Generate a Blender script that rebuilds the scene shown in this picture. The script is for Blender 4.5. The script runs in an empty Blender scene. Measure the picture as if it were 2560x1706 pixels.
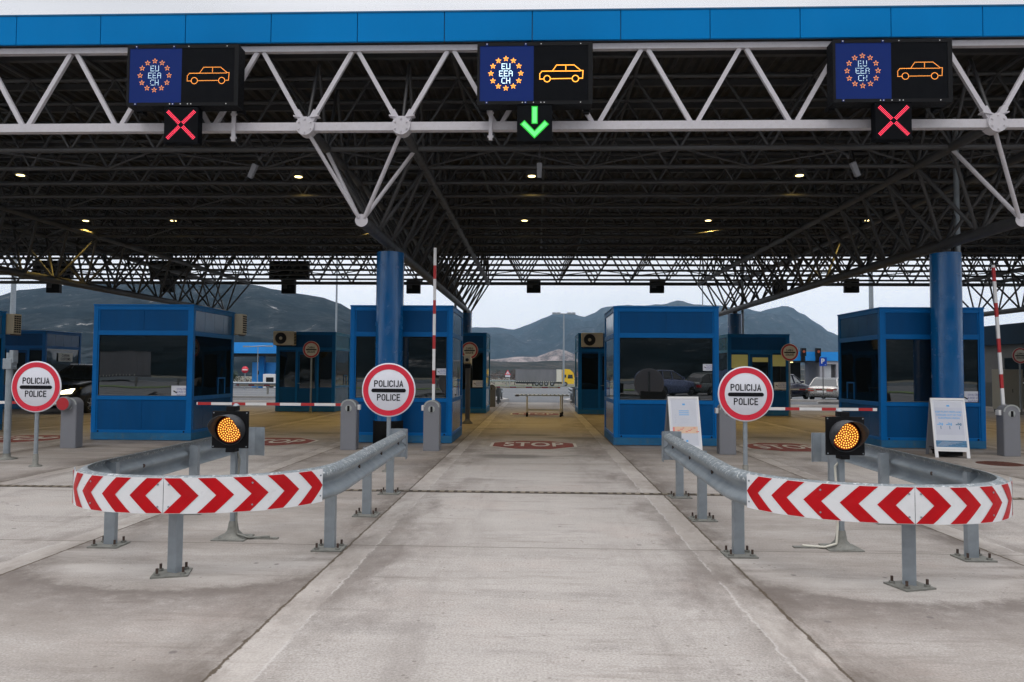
import bpy, math, random
from mathutils import Vector, Matrix
random.seed(7)
PI = math.pi
sc = bpy.context.scene
C = sc.collection

# ------------------------------------------------------------------ camera
FPX = 1809.0; CAMH = 1.55
phi = math.atan(63.5/FPX); th = math.atan(74.6/FPX); roll = 0.0069
fw = Vector((-math.sin(phi)*math.cos(th), math.cos(phi)*math.cos(th), math.sin(th)))
rt = Vector((math.cos(phi), math.sin(phi), 0)); upv = rt.cross(fw)
R_ = math.cos(roll)*rt + math.sin(roll)*upv; U_ = -math.sin(roll)*rt + math.cos(roll)*upv
cam_data = bpy.data.cameras.new('camera'); cam = bpy.data.objects.new('camera', cam_data); C.objects.link(cam)
m3 = Matrix((R_, U_, -fw)).transposed()
cam.matrix_world = Matrix.Translation((0, 0, CAMH)) @ m3.to_4x4()
cam_data.sensor_width = 36.0; cam_data.lens = 36.0*FPX/2560.0
cam_data.clip_start = 0.05; cam_data.clip_end = 12000
sc.camera = cam

# ------------------------------------------------------------------ sky, sun, exposure
SUN_EL, SUN_AZ = math.radians(56), math.radians(200)     # azimuth measured clockwise from +Y
w = bpy.data.worlds.new("World"); sc.world = w; w.use_nodes = True
nt = w.node_tree; nt.nodes.clear()
out = nt.nodes.new('ShaderNodeOutputWorld'); bg = nt.nodes.new('ShaderNodeBackground')
sky = nt.nodes.new('ShaderNodeTexSky'); sky.sky_type = 'NISHITA'; sky.sun_disc = False
sky.sun_elevation = SUN_EL; sky.sun_rotation = SUN_AZ; sky.air_density = 1.0; sky.dust_density = 3.0
tc = nt.nodes.new('ShaderNodeTexCoord'); sep = nt.nodes.new('ShaderNodeSeparateXYZ')
nt.links.new(tc.outputs['Generated'], sep.inputs[0])
# overcast layer: brighter overhead, soft cloud structure
cr = nt.nodes.new('ShaderNodeMapRange'); cr.inputs[1].default_value = 0.42; cr.inputs[2].default_value = 0.95
cr.inputs[3].default_value = 0.90; cr.inputs[4].default_value = 2.5
nt.links.new(sep.outputs[2], cr.inputs[0])
mp = nt.nodes.new('ShaderNodeMapping'); mp.inputs['Scale'].default_value = (1.2, 1.2, 3.5)
nt.links.new(tc.outputs['Generated'], mp.inputs[0])
nz = nt.nodes.new('ShaderNodeTexNoise'); nz.inputs['Scale'].default_value = 1.6; nz.inputs['Detail'].default_value = 5; nz.inputs['Roughness'].default_value = .5
nt.links.new(mp.outputs[0], nz.inputs[0])
nr = nt.nodes.new('ShaderNodeMapRange'); nr.inputs[1].default_value = .3; nr.inputs[2].default_value = .7; nr.inputs[3].default_value = .90; nr.inputs[4].default_value = 1.10
nt.links.new(nz.outputs[0], nr.inputs[0])
lowr = nt.nodes.new('ShaderNodeMapRange'); lowr.inputs[1].default_value = 0.02; lowr.inputs[2].default_value = 0.42; lowr.inputs[3].default_value = .38; lowr.inputs[4].default_value = -.06
nt.links.new(sep.outputs[2], lowr.inputs[0])
sm = nt.nodes.new('ShaderNodeMath'); sm.operation = 'ADD'; nt.links.new(cr.outputs[0], sm.inputs[0]); nt.links.new(lowr.outputs[0], sm.inputs[1])
mul = nt.nodes.new('ShaderNodeMath'); mul.operation = 'MULTIPLY'; nt.links.new(sm.outputs[0], mul.inputs[0]); nt.links.new(nr.outputs[0], mul.inputs[1])
cl = nt.nodes.new('ShaderNodeVectorMath'); cl.operation = 'SCALE'; cl.inputs[0].default_value = (7.85, 7.8, 8.0)
nt.links.new(mul.outputs[0], cl.inputs['Scale'])
mx = nt.nodes.new('ShaderNodeMix'); mx.data_type = 'RGBA'; mx.inputs[0].default_value = 0.90
nt.links.new(sky.outputs[0], mx.inputs[6]); nt.links.new(cl.outputs[0], mx.inputs[7])
nt.links.new(mx.outputs[2], bg.inputs[0]); bg.inputs[1].default_value = 0.125
nt.links.new(bg.outputs[0], out.inputs[0])
sd = bpy.data.lights.new('sun', 'SUN'); sd.energy = 0.6; sd.angle = math.radians(25); sd.color = (1.0, .96, .90)
so = bpy.data.objects.new('sun', sd); C.objects.link(so)
sdir = Vector((math.sin(SUN_AZ)*math.cos(SUN_EL), math.cos(SUN_AZ)*math.cos(SUN_EL), math.sin(SUN_EL)))
so.rotation_euler = sdir.to_track_quat('Z', 'Y').to_euler()
sc.view_settings.view_transform = 'Standard'; sc.view_settings.look = 'None'
sc.view_settings.exposure = 0.0; sc.view_settings.gamma = 1.0
sc.cycles.max_bounces = 8; sc.cycles.diffuse_bounces = 4; sc.cycles.glossy_bounces = 4; sc.cycles.use_denoising = True
sc.cycles.sample_clamp_indirect = 6.0

# ------------------------------------------------------------------ materials
class NT:
    def __init__(s, name):
        s.m = bpy.data.materials.new(name); s.m.use_nodes = True; s.t = s.m.node_tree
        s.b = s.t.nodes['Principled BSDF']; s.tc = None
    def n(s, kind, **kw):
        x = s.t.nodes.new(kind)
        for k, v in kw.items(): setattr(x, k, v)
        return x
    def l(s, a, b): s.t.links.new(a, b)
    def co(s):
        if not s.tc: s.tc = s.n('ShaderNodeTexCoord')
        return s.tc.outputs['Object']
    def val(s, v, sock):
        if isinstance(v, (int, float)): sock.default_value = v
        else: s.l(v, sock)
    def math(s, op, a, b=0.0, c=0.0, clamp=False):
        x = s.n('ShaderNodeMath', operation=op, use_clamp=clamp)
        s.val(a, x.inputs[0]); s.val(b, x.inputs[1]); s.val(c, x.inputs[2]); return x.outputs[0]
    def noise(s, scale, detail=4, rough=.5, stretch=None, src=None, rot=0):
        v = src or s.co()
        if stretch:
            mp = s.n('ShaderNodeMapping'); mp.inputs['Scale'].default_value = stretch; mp.inputs['Rotation'].default_value = (0, 0, rot); s.l(v, mp.inputs[0]); v = mp.outputs[0]
        x = s.n('ShaderNodeTexNoise'); x.inputs['Scale'].default_value = scale; x.inputs['Detail'].default_value = detail
        x.inputs['Roughness'].default_value = rough; s.l(v, x.inputs['Vector']); return x.outputs[0]
    def rng(s, v, a, b, c=0.0, d=1.0):
        x = s.n('ShaderNodeMapRange'); s.l(v, x.inputs[0])
        for i, q in enumerate((a, b, c, d)): x.inputs[i+1].default_value = q
        return x.outputs[0]
    def mix(s, f, a, b, mode='MIX'):
        x = s.n('ShaderNodeMix', data_type='RGBA', blend_type=mode)
        s.val(f, x.inputs[0])
        for v, i in ((a, 6), (b, 7)):
            if isinstance(v, tuple): x.inputs[i].default_value = (*v, 1)
            else: s.l(v, x.inputs[i])
        return x.outputs[2]
    def col(s, v):
        if isinstance(v, tuple): s.b.inputs['Base Color'].default_value = (*v, 1)
        else: s.l(v, s.b.inputs['Base Color'])
    def bump(s, h, strength=.3, dist=.01):
        x = s.n('ShaderNodeBump'); x.inputs['Strength'].default_value = strength; x.inputs['Distance'].default_value = dist
        s.l(h, x.inputs['Height']); s.l(x.outputs[0], s.b.inputs['Normal'])

def mat(name, c, rough=.5, metal=0, var=.12, vs=3.0, spec=None, bump=0, dirt=None, streak=None):
    a = NT(name); a.b.inputs['Metallic'].default_value = metal
    if spec is not None: a.b.inputs['Specular IOR Level'].default_value = spec
    n = a.noise(vs, 5, .6, streak)
    c2 = tuple(x*(1-var) for x in c); c1 = tuple(min(1, x*(1+var*.7)) for x in c)
    colr = a.mix(a.rng(n, .3, .7), c2, c1)
    if dirt:
        d = a.noise(vs*2.3, 8, .65, streak)
        colr = a.mix(a.math('MULTIPLY', a.rng(d, .52, .75), dirt[1]), colr, dirt[0])
    a.col(colr)
    a.val(a.rng(a.noise(vs*4, 3), .3, .7, max(.02, rough-.08), min(1, rough+.1)), a.b.inputs['Roughness'])
    if bump: a.bump(a.noise(vs*10, 4), bump)
    return a.m
def emit(name, c, strength, base=(.02, .02, .02)):
    a = NT(name); a.col(base); a.b.inputs['Emission Color'].default_value = (*c, 1); a.b.inputs['Emission Strength'].default_value = strength
    return a.m

M = {}
M['blue_panel'] = mat('blue_panel', (.0, .068, .215), .45, spec=.12, var=.10, vs=1.2, dirt=((.01, .07, .18), .4), streak=(3, 3, .5))
M['blue_frame'] = mat('blue_frame', (.0, .128, .395), .42, spec=.15, var=.08, vs=2)
M['blue_plinth'] = mat('blue_plinth', (.02, .13, .27), .6, spec=.2, var=.2, vs=3, dirt=((.12, .15, .16), .6))
M['blue_fascia'] = mat('blue_fascia', (.0, .185, .50), .5, spec=.05, var=.08, vs=.5, dirt=((.01, .20, .50), .25), streak=(1, 1, .3))
M['blue_column'] = mat('blue_column', (.0, .10, .30), .20, spec=.7, var=.10, vs=1.4, dirt=((.03, .13, .27), .35), streak=(3, 3, .6))
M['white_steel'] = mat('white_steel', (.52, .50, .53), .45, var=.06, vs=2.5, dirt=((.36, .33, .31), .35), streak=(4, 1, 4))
M['shaded_steel'] = mat('shaded_steel', (.042, .041, .042), .5, var=.12, vs=2)  # grey steel kept near black, the canopy's inner shade put into its colour
M['deck'] = mat('shaded_deck_sheet', (.014, .011, .008), .6, var=.15, vs=1)  # gloom of the roof underside is put into this base colour
M['dark_steel'] = mat('dark_steel', (.06, .06, .065), .55, var=.2)
M['black'] = mat('black_paint', (.006, .006, .007), .6, spec=.15, var=.2, vs=8)
M['rubber'] = mat('black_rubber', (.008, .008, .008), .85, spec=.1, var=.3, vs=6)
M['galv'] = mat('galvanised_steel', (.27, .305, .335), .42, .35, var=.16, vs=9, dirt=((.22, .25, .27), .5))
M['galv_dark'] = mat('weathered_galvanised_base', (.20, .20, .18), .7, .2, var=.3, vs=14, dirt=((.10, .09, .07), .7))
M['rust'] = mat('rusty_bolt', (.07, .045, .035), .7, .3, var=.3, vs=30)
M['white'] = mat('white_plastic', (.72, .72, .72), .4, var=.03)
M['sign_white'] = mat('sign_white', (.66, .67, .73), .35, var=.03, vs=4)
M['sign_red'] = mat('sign_red', (.62, .018, .045), .35, var=.06, vs=4)
M['sign_cream'] = mat('sign_cream', (.60, .58, .50), .4, var=.04)
M['sign_darkred'] = mat('sign_dark_red', (.42, .012, .02), .4, var=.05)
M['panel_red'] = mat('reflective_red', (.47, .003, .008), .4, spec=.2, var=.12, vs=5, dirt=((.36, .03, .03), .3))
M['panel_white'] = mat('reflective_white', (.72, .73, .75), .35, var=.02, vs=3, dirt=((.42, .40, .38), .22))
M['text'] = mat('black_lettering', (.008, .008, .010), .5, spec=.1, var=.1)
M['text_blue'] = mat('blue_lettering', (.02, .04, .32), .5, var=.1)
M['housing'] = mat('grey_housing_paint', (.185, .19, .21), .45, var=.06, vs=2, dirt=((.18, .18, .19), .4))
M['housing_trim'] = mat('pale_grey_trim', (.34, .36, .35), .5, var=.06)
M['beige'] = mat('beige_casing', (.50, .46, .36), .5, var=.05)
M['blue_sign'] = mat('blue_sign_face', (.006, .06, .42), .35, var=.04)
M['red_arm'] = mat('arm_red', (.42, .02, .022), .4, var=.06)
M['led_blue'] = mat('sign_blue_face', (.007, .024, .15), .6, spec=.1, var=.04, vs=2)
M['led_black'] = mat('sign_black_face', (.003, .0035, .005), .7, spec=.08, var=.1, vs=2)
M['mark_red'] = mat('worn_red_marking', (.19, .032, .024), .8, var=.25, vs=4, dirt=((.26, .20, .165), .85))
M['mark_white'] = mat('worn_white_marking', (.52, .50, .46), .8, var=.12, vs=4, dirt=((.30, .27, .23), .8))
M['manhole'] = mat('rusty_manhole', (.10, .035, .022), .8, .3, var=.3, vs=9)
M['car_dark'] = mat('dark_car_paint', (.012, .012, .014), .18, .3, var=.05)
M['car_navy'] = mat('navy_car_paint', (.008, .010, .035), .18, .3, var=.05)
M['car_silver'] = mat('silver_car_paint', (.52, .50, .47), .25, .5, var=.04)
M['car_blue'] = mat('pale_blue_car_paint', (.16, .20, .34), .25, .4, var=.04)
M['car_grey'] = mat('grey_car_paint', (.14, .16, .16), .25, .4, var=.04)
M['tyre'] = mat('tyre_rubber', (.012, .012, .012), .85, var=.2)
M['alloy'] = mat('alloy_rim', (.45, .46, .48), .3, .8, var=.1)
M['tail'] = mat('red_tail_lens', (.45, .01, .012), .2, var=.05)
M['curtain'] = mat('grey_trailer_curtain', (.14, .14, .15), .6, var=.16, vs=.8, streak=(1, 1, .25))
M['yellow'] = mat('yellow_cab_paint', (.75, .47, .01), .35, var=.05)
M['amber_glow'] = emit('amber_lens', (1, .10, .0), .16, (.3, .06, .0))
M['led_amber_dot'] = emit('amber_led', (1, .50, .08), 2.6)
M['led_orange'] = emit('orange_led', (1, .33, .05), 2.2)
M['led_orange_hot'] = emit('bright_orange_led', (1, .36, .03), 2.6)
M['led_star'] = emit('star_led', (1, .34, .06), 1.9)
M['led_white'] = emit('white_led', (.62, .86, 1), 1.7)
M['led_white_hot'] = emit('bright_white_led', (.66, .93, 1), 2.4)
M['led_red'] = emit('red_led', (1, .045, .10), 3.2)
M['led_green'] = emit('green_led', (.14, 1, .24), 1.15); M['led_green_halo'] = emit('green_led_halo', (.0, .85, .03), .75)
M['headlight_on'] = emit('lit_headlight', (1, .86, .55), 9)
M['lamp_glow'] = emit('lit_floodlight', (1, .80, .34), 5)
M['blind'] = emit('lit_blind', (.55, .50, .14), .12, (.45, .42, .16))
M['roof_white'] = mat('pale_roof', (.5, .52, .55), .5, var=.05)
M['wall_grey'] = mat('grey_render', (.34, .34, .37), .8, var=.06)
M['wall_dark'] = mat('dark_soffit', (.05, .05, .045), .8, var=.1)
M['sky_blue'] = mat('bright_blue_cladding', (.01, .26, .72), .4, var=.05)
M['green_leaf'] = mat('evergreen_leaf', (.035, .06, .025), .7, var=.4, vs=2)
M['dry_leaf'] = mat('bare_russet_twigs', (.075, .052, .045), .85, var=.4, vs=1)
M['bark'] = mat('bark', (.10, .08, .06), .9, var=.3)
M['grass'] = mat('grass', (.10, .17, .035), .9, var=.35, vs=.6)

def glass_mat(name, base, ior, wav=.06, rough=.03):
    a = NT(name); a.col(base); a.b.inputs['Roughness'].default_value = rough; a.b.inputs['IOR'].default_value = ior
    x = a.n('ShaderNodeTexNoise'); x.inputs['Scale'].default_value = 1.1; x.inputs['Detail'].default_value = 1.5; a.l(a.co(), x.inputs['Vector'])
    a.bump(x.outputs[0], wav, .1)
    return a.m
M['glass'] = glass_mat('tinted_mirror_glass', (.004, .005, .004), 2.7, .012, .012)
M['glass_side'] = glass_mat('dark_tinted_glass', (.004, .006, .007), 1.7, .08)
M['car_glass'] = glass_mat('car_glass', (.012, .016, .018), 1.8, .02)

def blue_gloss():
    a = NT('glossy_blue_side_panel'); a.col(a.mix(a.rng(a.noise(1.5, 4), .3, .7), (.010, .07, .19), (.014, .10, .25)))
    a.b.inputs['Roughness'].default_value = .18; a.b.inputs['IOR'].default_value = 1.38
    return a.m
M['blue_gloss'] = blue_gloss()

def concrete():
    a = NT('concrete_slabs')
    s3 = a.n('ShaderNodeSeparateXYZ'); a.l(a.co(), s3.inputs[0]); X, Y = s3.outputs[0], s3.outputs[1]
    wob = a.math('MULTIPLY', a.math('SUBTRACT', a.noise(6.5, 6, .72), .5), .034)
    wob2 = a.math('MULTIPLY', a.math('SUBTRACT', a.noise(5.0, 7, .75), .5), .12)
    Xj = a.math('ADD', X, wob)
    def wrap(v, off): return a.math('WRAP', a.math('SUBTRACT', v, off), 2.8, -2.8)
    dR = wrap(Xj, 1.60); dL = wrap(Xj, -1.65)
    d = a.math('MINIMUM', a.math('ABSOLUTE', dR), a.math('ABSOLUTE', dL))
    # large patches, brushed streaks across the lane, fine grain
    n1 = a.noise(.45, 9, .62); n2 = a.noise(1.1, 8, .68, (.55, 3.2, 1)); n3 = a.noise(70, 4, .7); n4 = a.noise(9, 7, .75, (.6, 1.6, 1))
    f = a.math('ADD', a.math('MULTIPLY', n1, .65), a.math('MULTIPLY', n2, .35))
    colr = a.mix(a.rng(f, .40, .60), (.325, .290, .260), (.425, .386, .352))
    broom = a.noise(14, 8, .8, (.22, 1.5, 1)); mott = a.noise(5.5, 10, .82)
    colr = a.mix(a.math('MULTIPLY', a.rng(broom, .50, .64), .30), colr, (.22, .195, .178))
    colr = a.mix(a.math('MULTIPLY', a.rng(mott, .53, .66), .38), colr, (.20, .172, .155))
    colr = a.mix(a.math('MULTIPLY', a.rng(mott, .45, .36), .30), colr, (.58, .555, .53))
    pink = a.math('MULTIPLY', a.rng(a.noise(.8, 6, .62), .52, .68), a.rng(broom, .40, .55))
    colr = a.mix(a.math('MULTIPLY', pink, .42), colr, (.43, .32, .27))
    smear = a.math('MULTIPLY', a.rng(a.noise(.9, 10, .72, (.55, 1.7, 1)), .535, .63), a.rng(mott, .34, .5))
    colr = a.mix(a.math('MULTIPLY', smear, .6), colr, (.185, .158, .142))
    colr = a.mix(.34, colr, a.mix(a.rng(n3, .33, .67), (.10, .092, .085), (.70, .68, .65)))
    scr = a.math('MULTIPLY', a.rng(a.noise(2.6, 9, .74, (.35, 3.2, 1), rot=-.32), .53, .64), a.rng(a.noise(.7, 4), .44, .58))
    colr = a.mix(a.math('MULTIPLY', scr, .52), colr, (.175, .148, .126))
    scr2 = a.math('MULTIPLY', a.rng(a.noise(8, 8, .8, (.3, 2.2, 1)), .55, .66), a.rng(a.noise(1.1, 5), .42, .58))
    colr = a.mix(a.math('MULTIPLY', scr2, .5), colr, (.17, .14, .122))
    # lane / island tint: the islands are browner and dirtier
    lane = a.math('LESS_THAN', a.math('ABSOLUTE', wrap(Xj, -.025)), 1.625)
    isl = a.math('MULTIPLY', a.math('SUBTRACT', 1, lane), a.rng(a.noise(1.0, 10, .74, (.6, 1.5, 1)), .38, .60, .18, 1.0))
    colr = a.mix(a.math('MULTIPLY', isl, .58), colr, (.185, .156, .132))
    # two dirty bands where tyres run
    tw = a.math('ABSOLUTE', a.math('SUBTRACT', a.math('ABSOLUTE', wrap(Xj, -.025)), 1.15))
    dirt = a.math('MULTIPLY', a.rng(tw, 0, .5, 1, 0), a.rng(a.noise(.8, 8, .7, (1, .5, 1)), .47, .58))
    colr = a.mix(a.math('MULTIPLY', dirt, .75), colr, (.145, .12, .105))
    trk = a.math('MULTIPLY', a.rng(a.math('ABSOLUTE', a.math('SUBTRACT', a.math('ABSOLUTE', wrap(Xj, .05)), .74)), .05, .30, 1, 0), a.rng(a.noise(2.0, 7, .7, (1.6, .22, 1)), .47, .62))
    colr = a.mix(a.math('MULTIPLY', trk, .32), colr, (.17, .145, .13))
    # dirt hugging the joints
    near = a.math('MULTIPLY', a.rng(d, 0, .5, 1, 0), a.rng(a.noise(1.2, 9, .75, (1, .45, 1)), .42, .56))
    colr = a.mix(a.math('MULTIPLY', near, .95), colr, (.115, .094, .078))
    # swept arcs below the guardrails: clean inside, a dark line of silt just outside
    for cx in (-2.77, 2.70, -8.4, 8.3):
        ex = a.math('DIVIDE', a.math('SUBTRACT', Xj, cx), 1.9); ey = a.math('DIVIDE', a.math('SUBTRACT', Y, 6.9), 2.0)
        r = a.math('SQRT', a.math('ADD', a.math('MULTIPLY', ex, ex), a.math('MULTIPLY', ey, ey)))
        r = a.math('ADD', r, a.math('MULTIPLY', wob2, 1.6))
        ring = a.math('MULTIPLY', a.math('MULTIPLY', a.rng(r, .90, .95), a.rng(r, .95, 1.38, 1, 0)), a.rng(mott, .36, .52, .45, 1))
        ring = a.math('MULTIPLY', ring, a.math('MULTIPLY', a.rng(Y, 5.9, 7.0, 1, 0), a.math('MAXIMUM', a.math('SUBTRACT', 1, lane), .22)))
        colr = a.mix(a.math('MULTIPLY', ring, .80), colr, (.13, .108, .094))
        ins = a.math('MULTIPLY', a.rng(r, .78, .90, 1, 0), a.rng(n2, .40, .56))
        ins = a.math('MULTIPLY', ins, a.rng(r, .45, .7))
        colr = a.mix(a.math('MULTIPLY', a.math('MULTIPLY', ins, a.math('MULTIPLY', a.rng(Y, 6.2, 7.2, 1, 0), a.math('SUBTRACT', 1, lane))), .5), colr, (.47, .44, .41))
    # drips and oil under the canopy, tyre scuffs across the stop boxes
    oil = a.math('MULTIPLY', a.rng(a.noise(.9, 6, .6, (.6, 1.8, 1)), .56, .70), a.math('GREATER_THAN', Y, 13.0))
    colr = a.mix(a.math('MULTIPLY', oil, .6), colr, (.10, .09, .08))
    for sx, sy in ((-.2, 17.6), (.9, 16.9), (-.4, 13.2), (5.3, 13.2), (-5.4, 17.5), (5.6, 17.5)):
        ex = a.math('DIVIDE', a.math('SUBTRACT', X, sx), .75); ey = a.math('DIVIDE', a.math('SUBTRACT', Y, sy), .38)
        r = a.math('ADD', a.math('SQRT', a.math('ADD', a.math('MULTIPLY', ex, ex), a.math('MULTIPLY', ey, ey))), a.math('MULTIPLY', wob2, 6))
        colr = a.mix(a.rng(r, .5, 1.1, .62, 0), colr, (.07, .065, .058))
    colr = a.mix(a.math('MULTIPLY', a.rng(Y, 11, 19), .34), colr, (.17, .135, .10))  # whole slab turns browner from the canopy's front edge inward
    # paler mortar band beside each joint (on the lane side), rough edged
    de = a.math('ADD', d, wob2)
    inlane = lane
    band = a.math('MULTIPLY', a.math('MULTIPLY', a.math('LESS_THAN', de, .23), inlane), a.rng(a.noise(1.6, 6, .7, (1, .4, 1)), .34, .52))
    colr = a.mix(a.math('MULTIPLY', band, .42), colr, (.47, .43, .39))
    edge = a.math('MULTIPLY', a.math('MULTIPLY', a.rng(a.math('ABSOLUTE', a.math('SUBTRACT', de, .24)), 0, .014, 1, 0), inlane), a.rng(a.noise(1.7, 5, .7), .42, .52))
    colr = a.mix(a.math('MULTIPLY', edge, .6), colr, (.56, .53, .50))
    # the joints themselves and the cross joints
    chip = a.math('MULTIPLY', a.rng(a.noise(9, 5, .8), .50, .66), .012)
    jm = a.rng(a.math('SUBTRACT', d, chip), .004, .012, .95, 0)
    cross = None
    Yj = a.math('ADD', Y, a.math('MULTIPLY', wob, .35))
    for y0 in (.4, 6.42, 12.2, 13.3, 17.0, 21.6, 25.2, 29.5, 33.4):
        c_ = a.math('ABSOLUTE', a.math('SUBTRACT', Yj, y0)); cross = c_ if cross is None else a.math('MINIMUM', cross, c_)
    cm = a.rng(cross, .003, .010, .75, 0)
    cd = a.math('MULTIPLY', a.rng(cross, 0, .35, 1, 0), a.rng(n2, .45, .65))
    colr = a.mix(a.math('MULTIPLY', cd, .4), colr, (.16, .14, .125))
    j = a.math('MAXIMUM', jm, cm)
    colr = a.mix(j, colr, (.075, .055, .035))
    # little dark specks and spalls
    v = a.n('ShaderNodeTexVoronoi', feature='F1'); v.inputs['Scale'].default_value = 3.6; a.l(a.co(), v.inputs['Vector'])
    sp = a.math('MULTIPLY', a.rng(v.outputs['Distance'], .06, .10, 1, 0), a.rng(a.noise(1.3, 3), .50, .54))
    colr = a.mix(a.math('MULTIPLY', sp, .75), colr, (.12, .105, .10))
    v2 = a.n('ShaderNodeTexVoronoi', feature='F1'); v2.inputs['Scale'].default_value = 11; a.l(a.co(), v2.inputs['Vector'])
    sp2 = a.math('MULTIPLY', a.rng(v2.outputs['Distance'], .09, .15, 1, 0), a.rng(a.noise(2.1, 3), .52, .56))
    colr = a.mix(a.math('MULTIPLY', sp2, .6), colr, (.13, .105, .09))
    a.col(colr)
    a.val(a.rng(n2, .3, .7, .62, .82), a.b.inputs['Roughness']); a.b.inputs['Specular IOR Level'].default_value = .35
    h = a.math('SUBTRACT', a.math('ADD', a.math('MULTIPLY', n3, .25), a.math('MULTIPLY', n4, .5)), a.math('MULTIPLY', j, 2.0))
    a.bump(h, .35, .012)
    return a.m
M['concrete'] = concrete()
def asphalt():
    a = NT('asphalt')
    n = a.noise(.25, 7, .6); g = a.noise(40, 3, .7)
    c = a.mix(a.rng(n, .35, .65), (.085, .094, .104), (.125, .135, .147)); c = a.mix(.3, c, a.mix(a.rng(g, .3, .7), (.05, .05, .055), (.2, .2, .2)))
    a.col(c); a.b.inputs['Specular IOR Level'].default_value = .2; a.b.inputs['Roughness'].default_value = .8; a.bump(g, .3, .01)
    return a.m
M['asphalt'] = asphalt()
def earth():
    a = NT('rough_ground')
    n = a.noise(.06, 9, .65); c = a.mix(a.rng(n, .38, .62), (.10, .085, .06), (.055, .07, .035))
    a.col(a.mix(a.rng(a.noise(.9, 5), .45, .65), c, (.16, .14, .11))); a.b.inputs['Roughness'].default_value = .95
    return a.m
M['earth'] = earth()
def hillmat(name, dark, mid, pale, scar=None):
    a = NT(name)
    n = a.noise(.012, 10, .70); n2 = a.noise(.055, 9, .80); n3 = a.noise(.03, 6, .6, (1, 1, 3)); n5 = a.noise(.075, 7, .85)
    c = a.mix(a.rng(n, .40, .60), dark, mid)
    c = a.mix(a.math('MULTIPLY', a.rng(n2, .52, .64), .6), c, tuple(x*.5 for x in dark))
    c = a.mix(a.math('MULTIPLY', a.rng(n5, .45, .55), .9), c, tuple(x*.35 for x in dark))
    c = a.mix(a.math('MULTIPLY', a.math('MULTIPLY', a.rng(n2, .43, .37), a.rng(n3, .50, .60)), .9), c, pale)
    a.col(c); a.b.inputs['Roughness'].default_value = .95; a.b.inputs['Specular IOR Level'].default_value = 0
    return a.m
M['hill_near'] = hillmat('scrub_hillside', (.003, .009, .012), (.030, .034, .036), (.34, .33, .32))
M['hill_far'] = hillmat('far_hillside', (.010, .024, .034), (.036, .046, .058), (.20, .19, .18))
M['quarry'] = hillmat('pale_quarried_earth', (.20, .17, .16), (.32, .27, .255), (.42, .38, .36))
M['hill_low'] = hillmat('low_wooded_ground', (.035, .04, .035), (.075, .065, .055), (.2, .18, .16))

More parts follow.
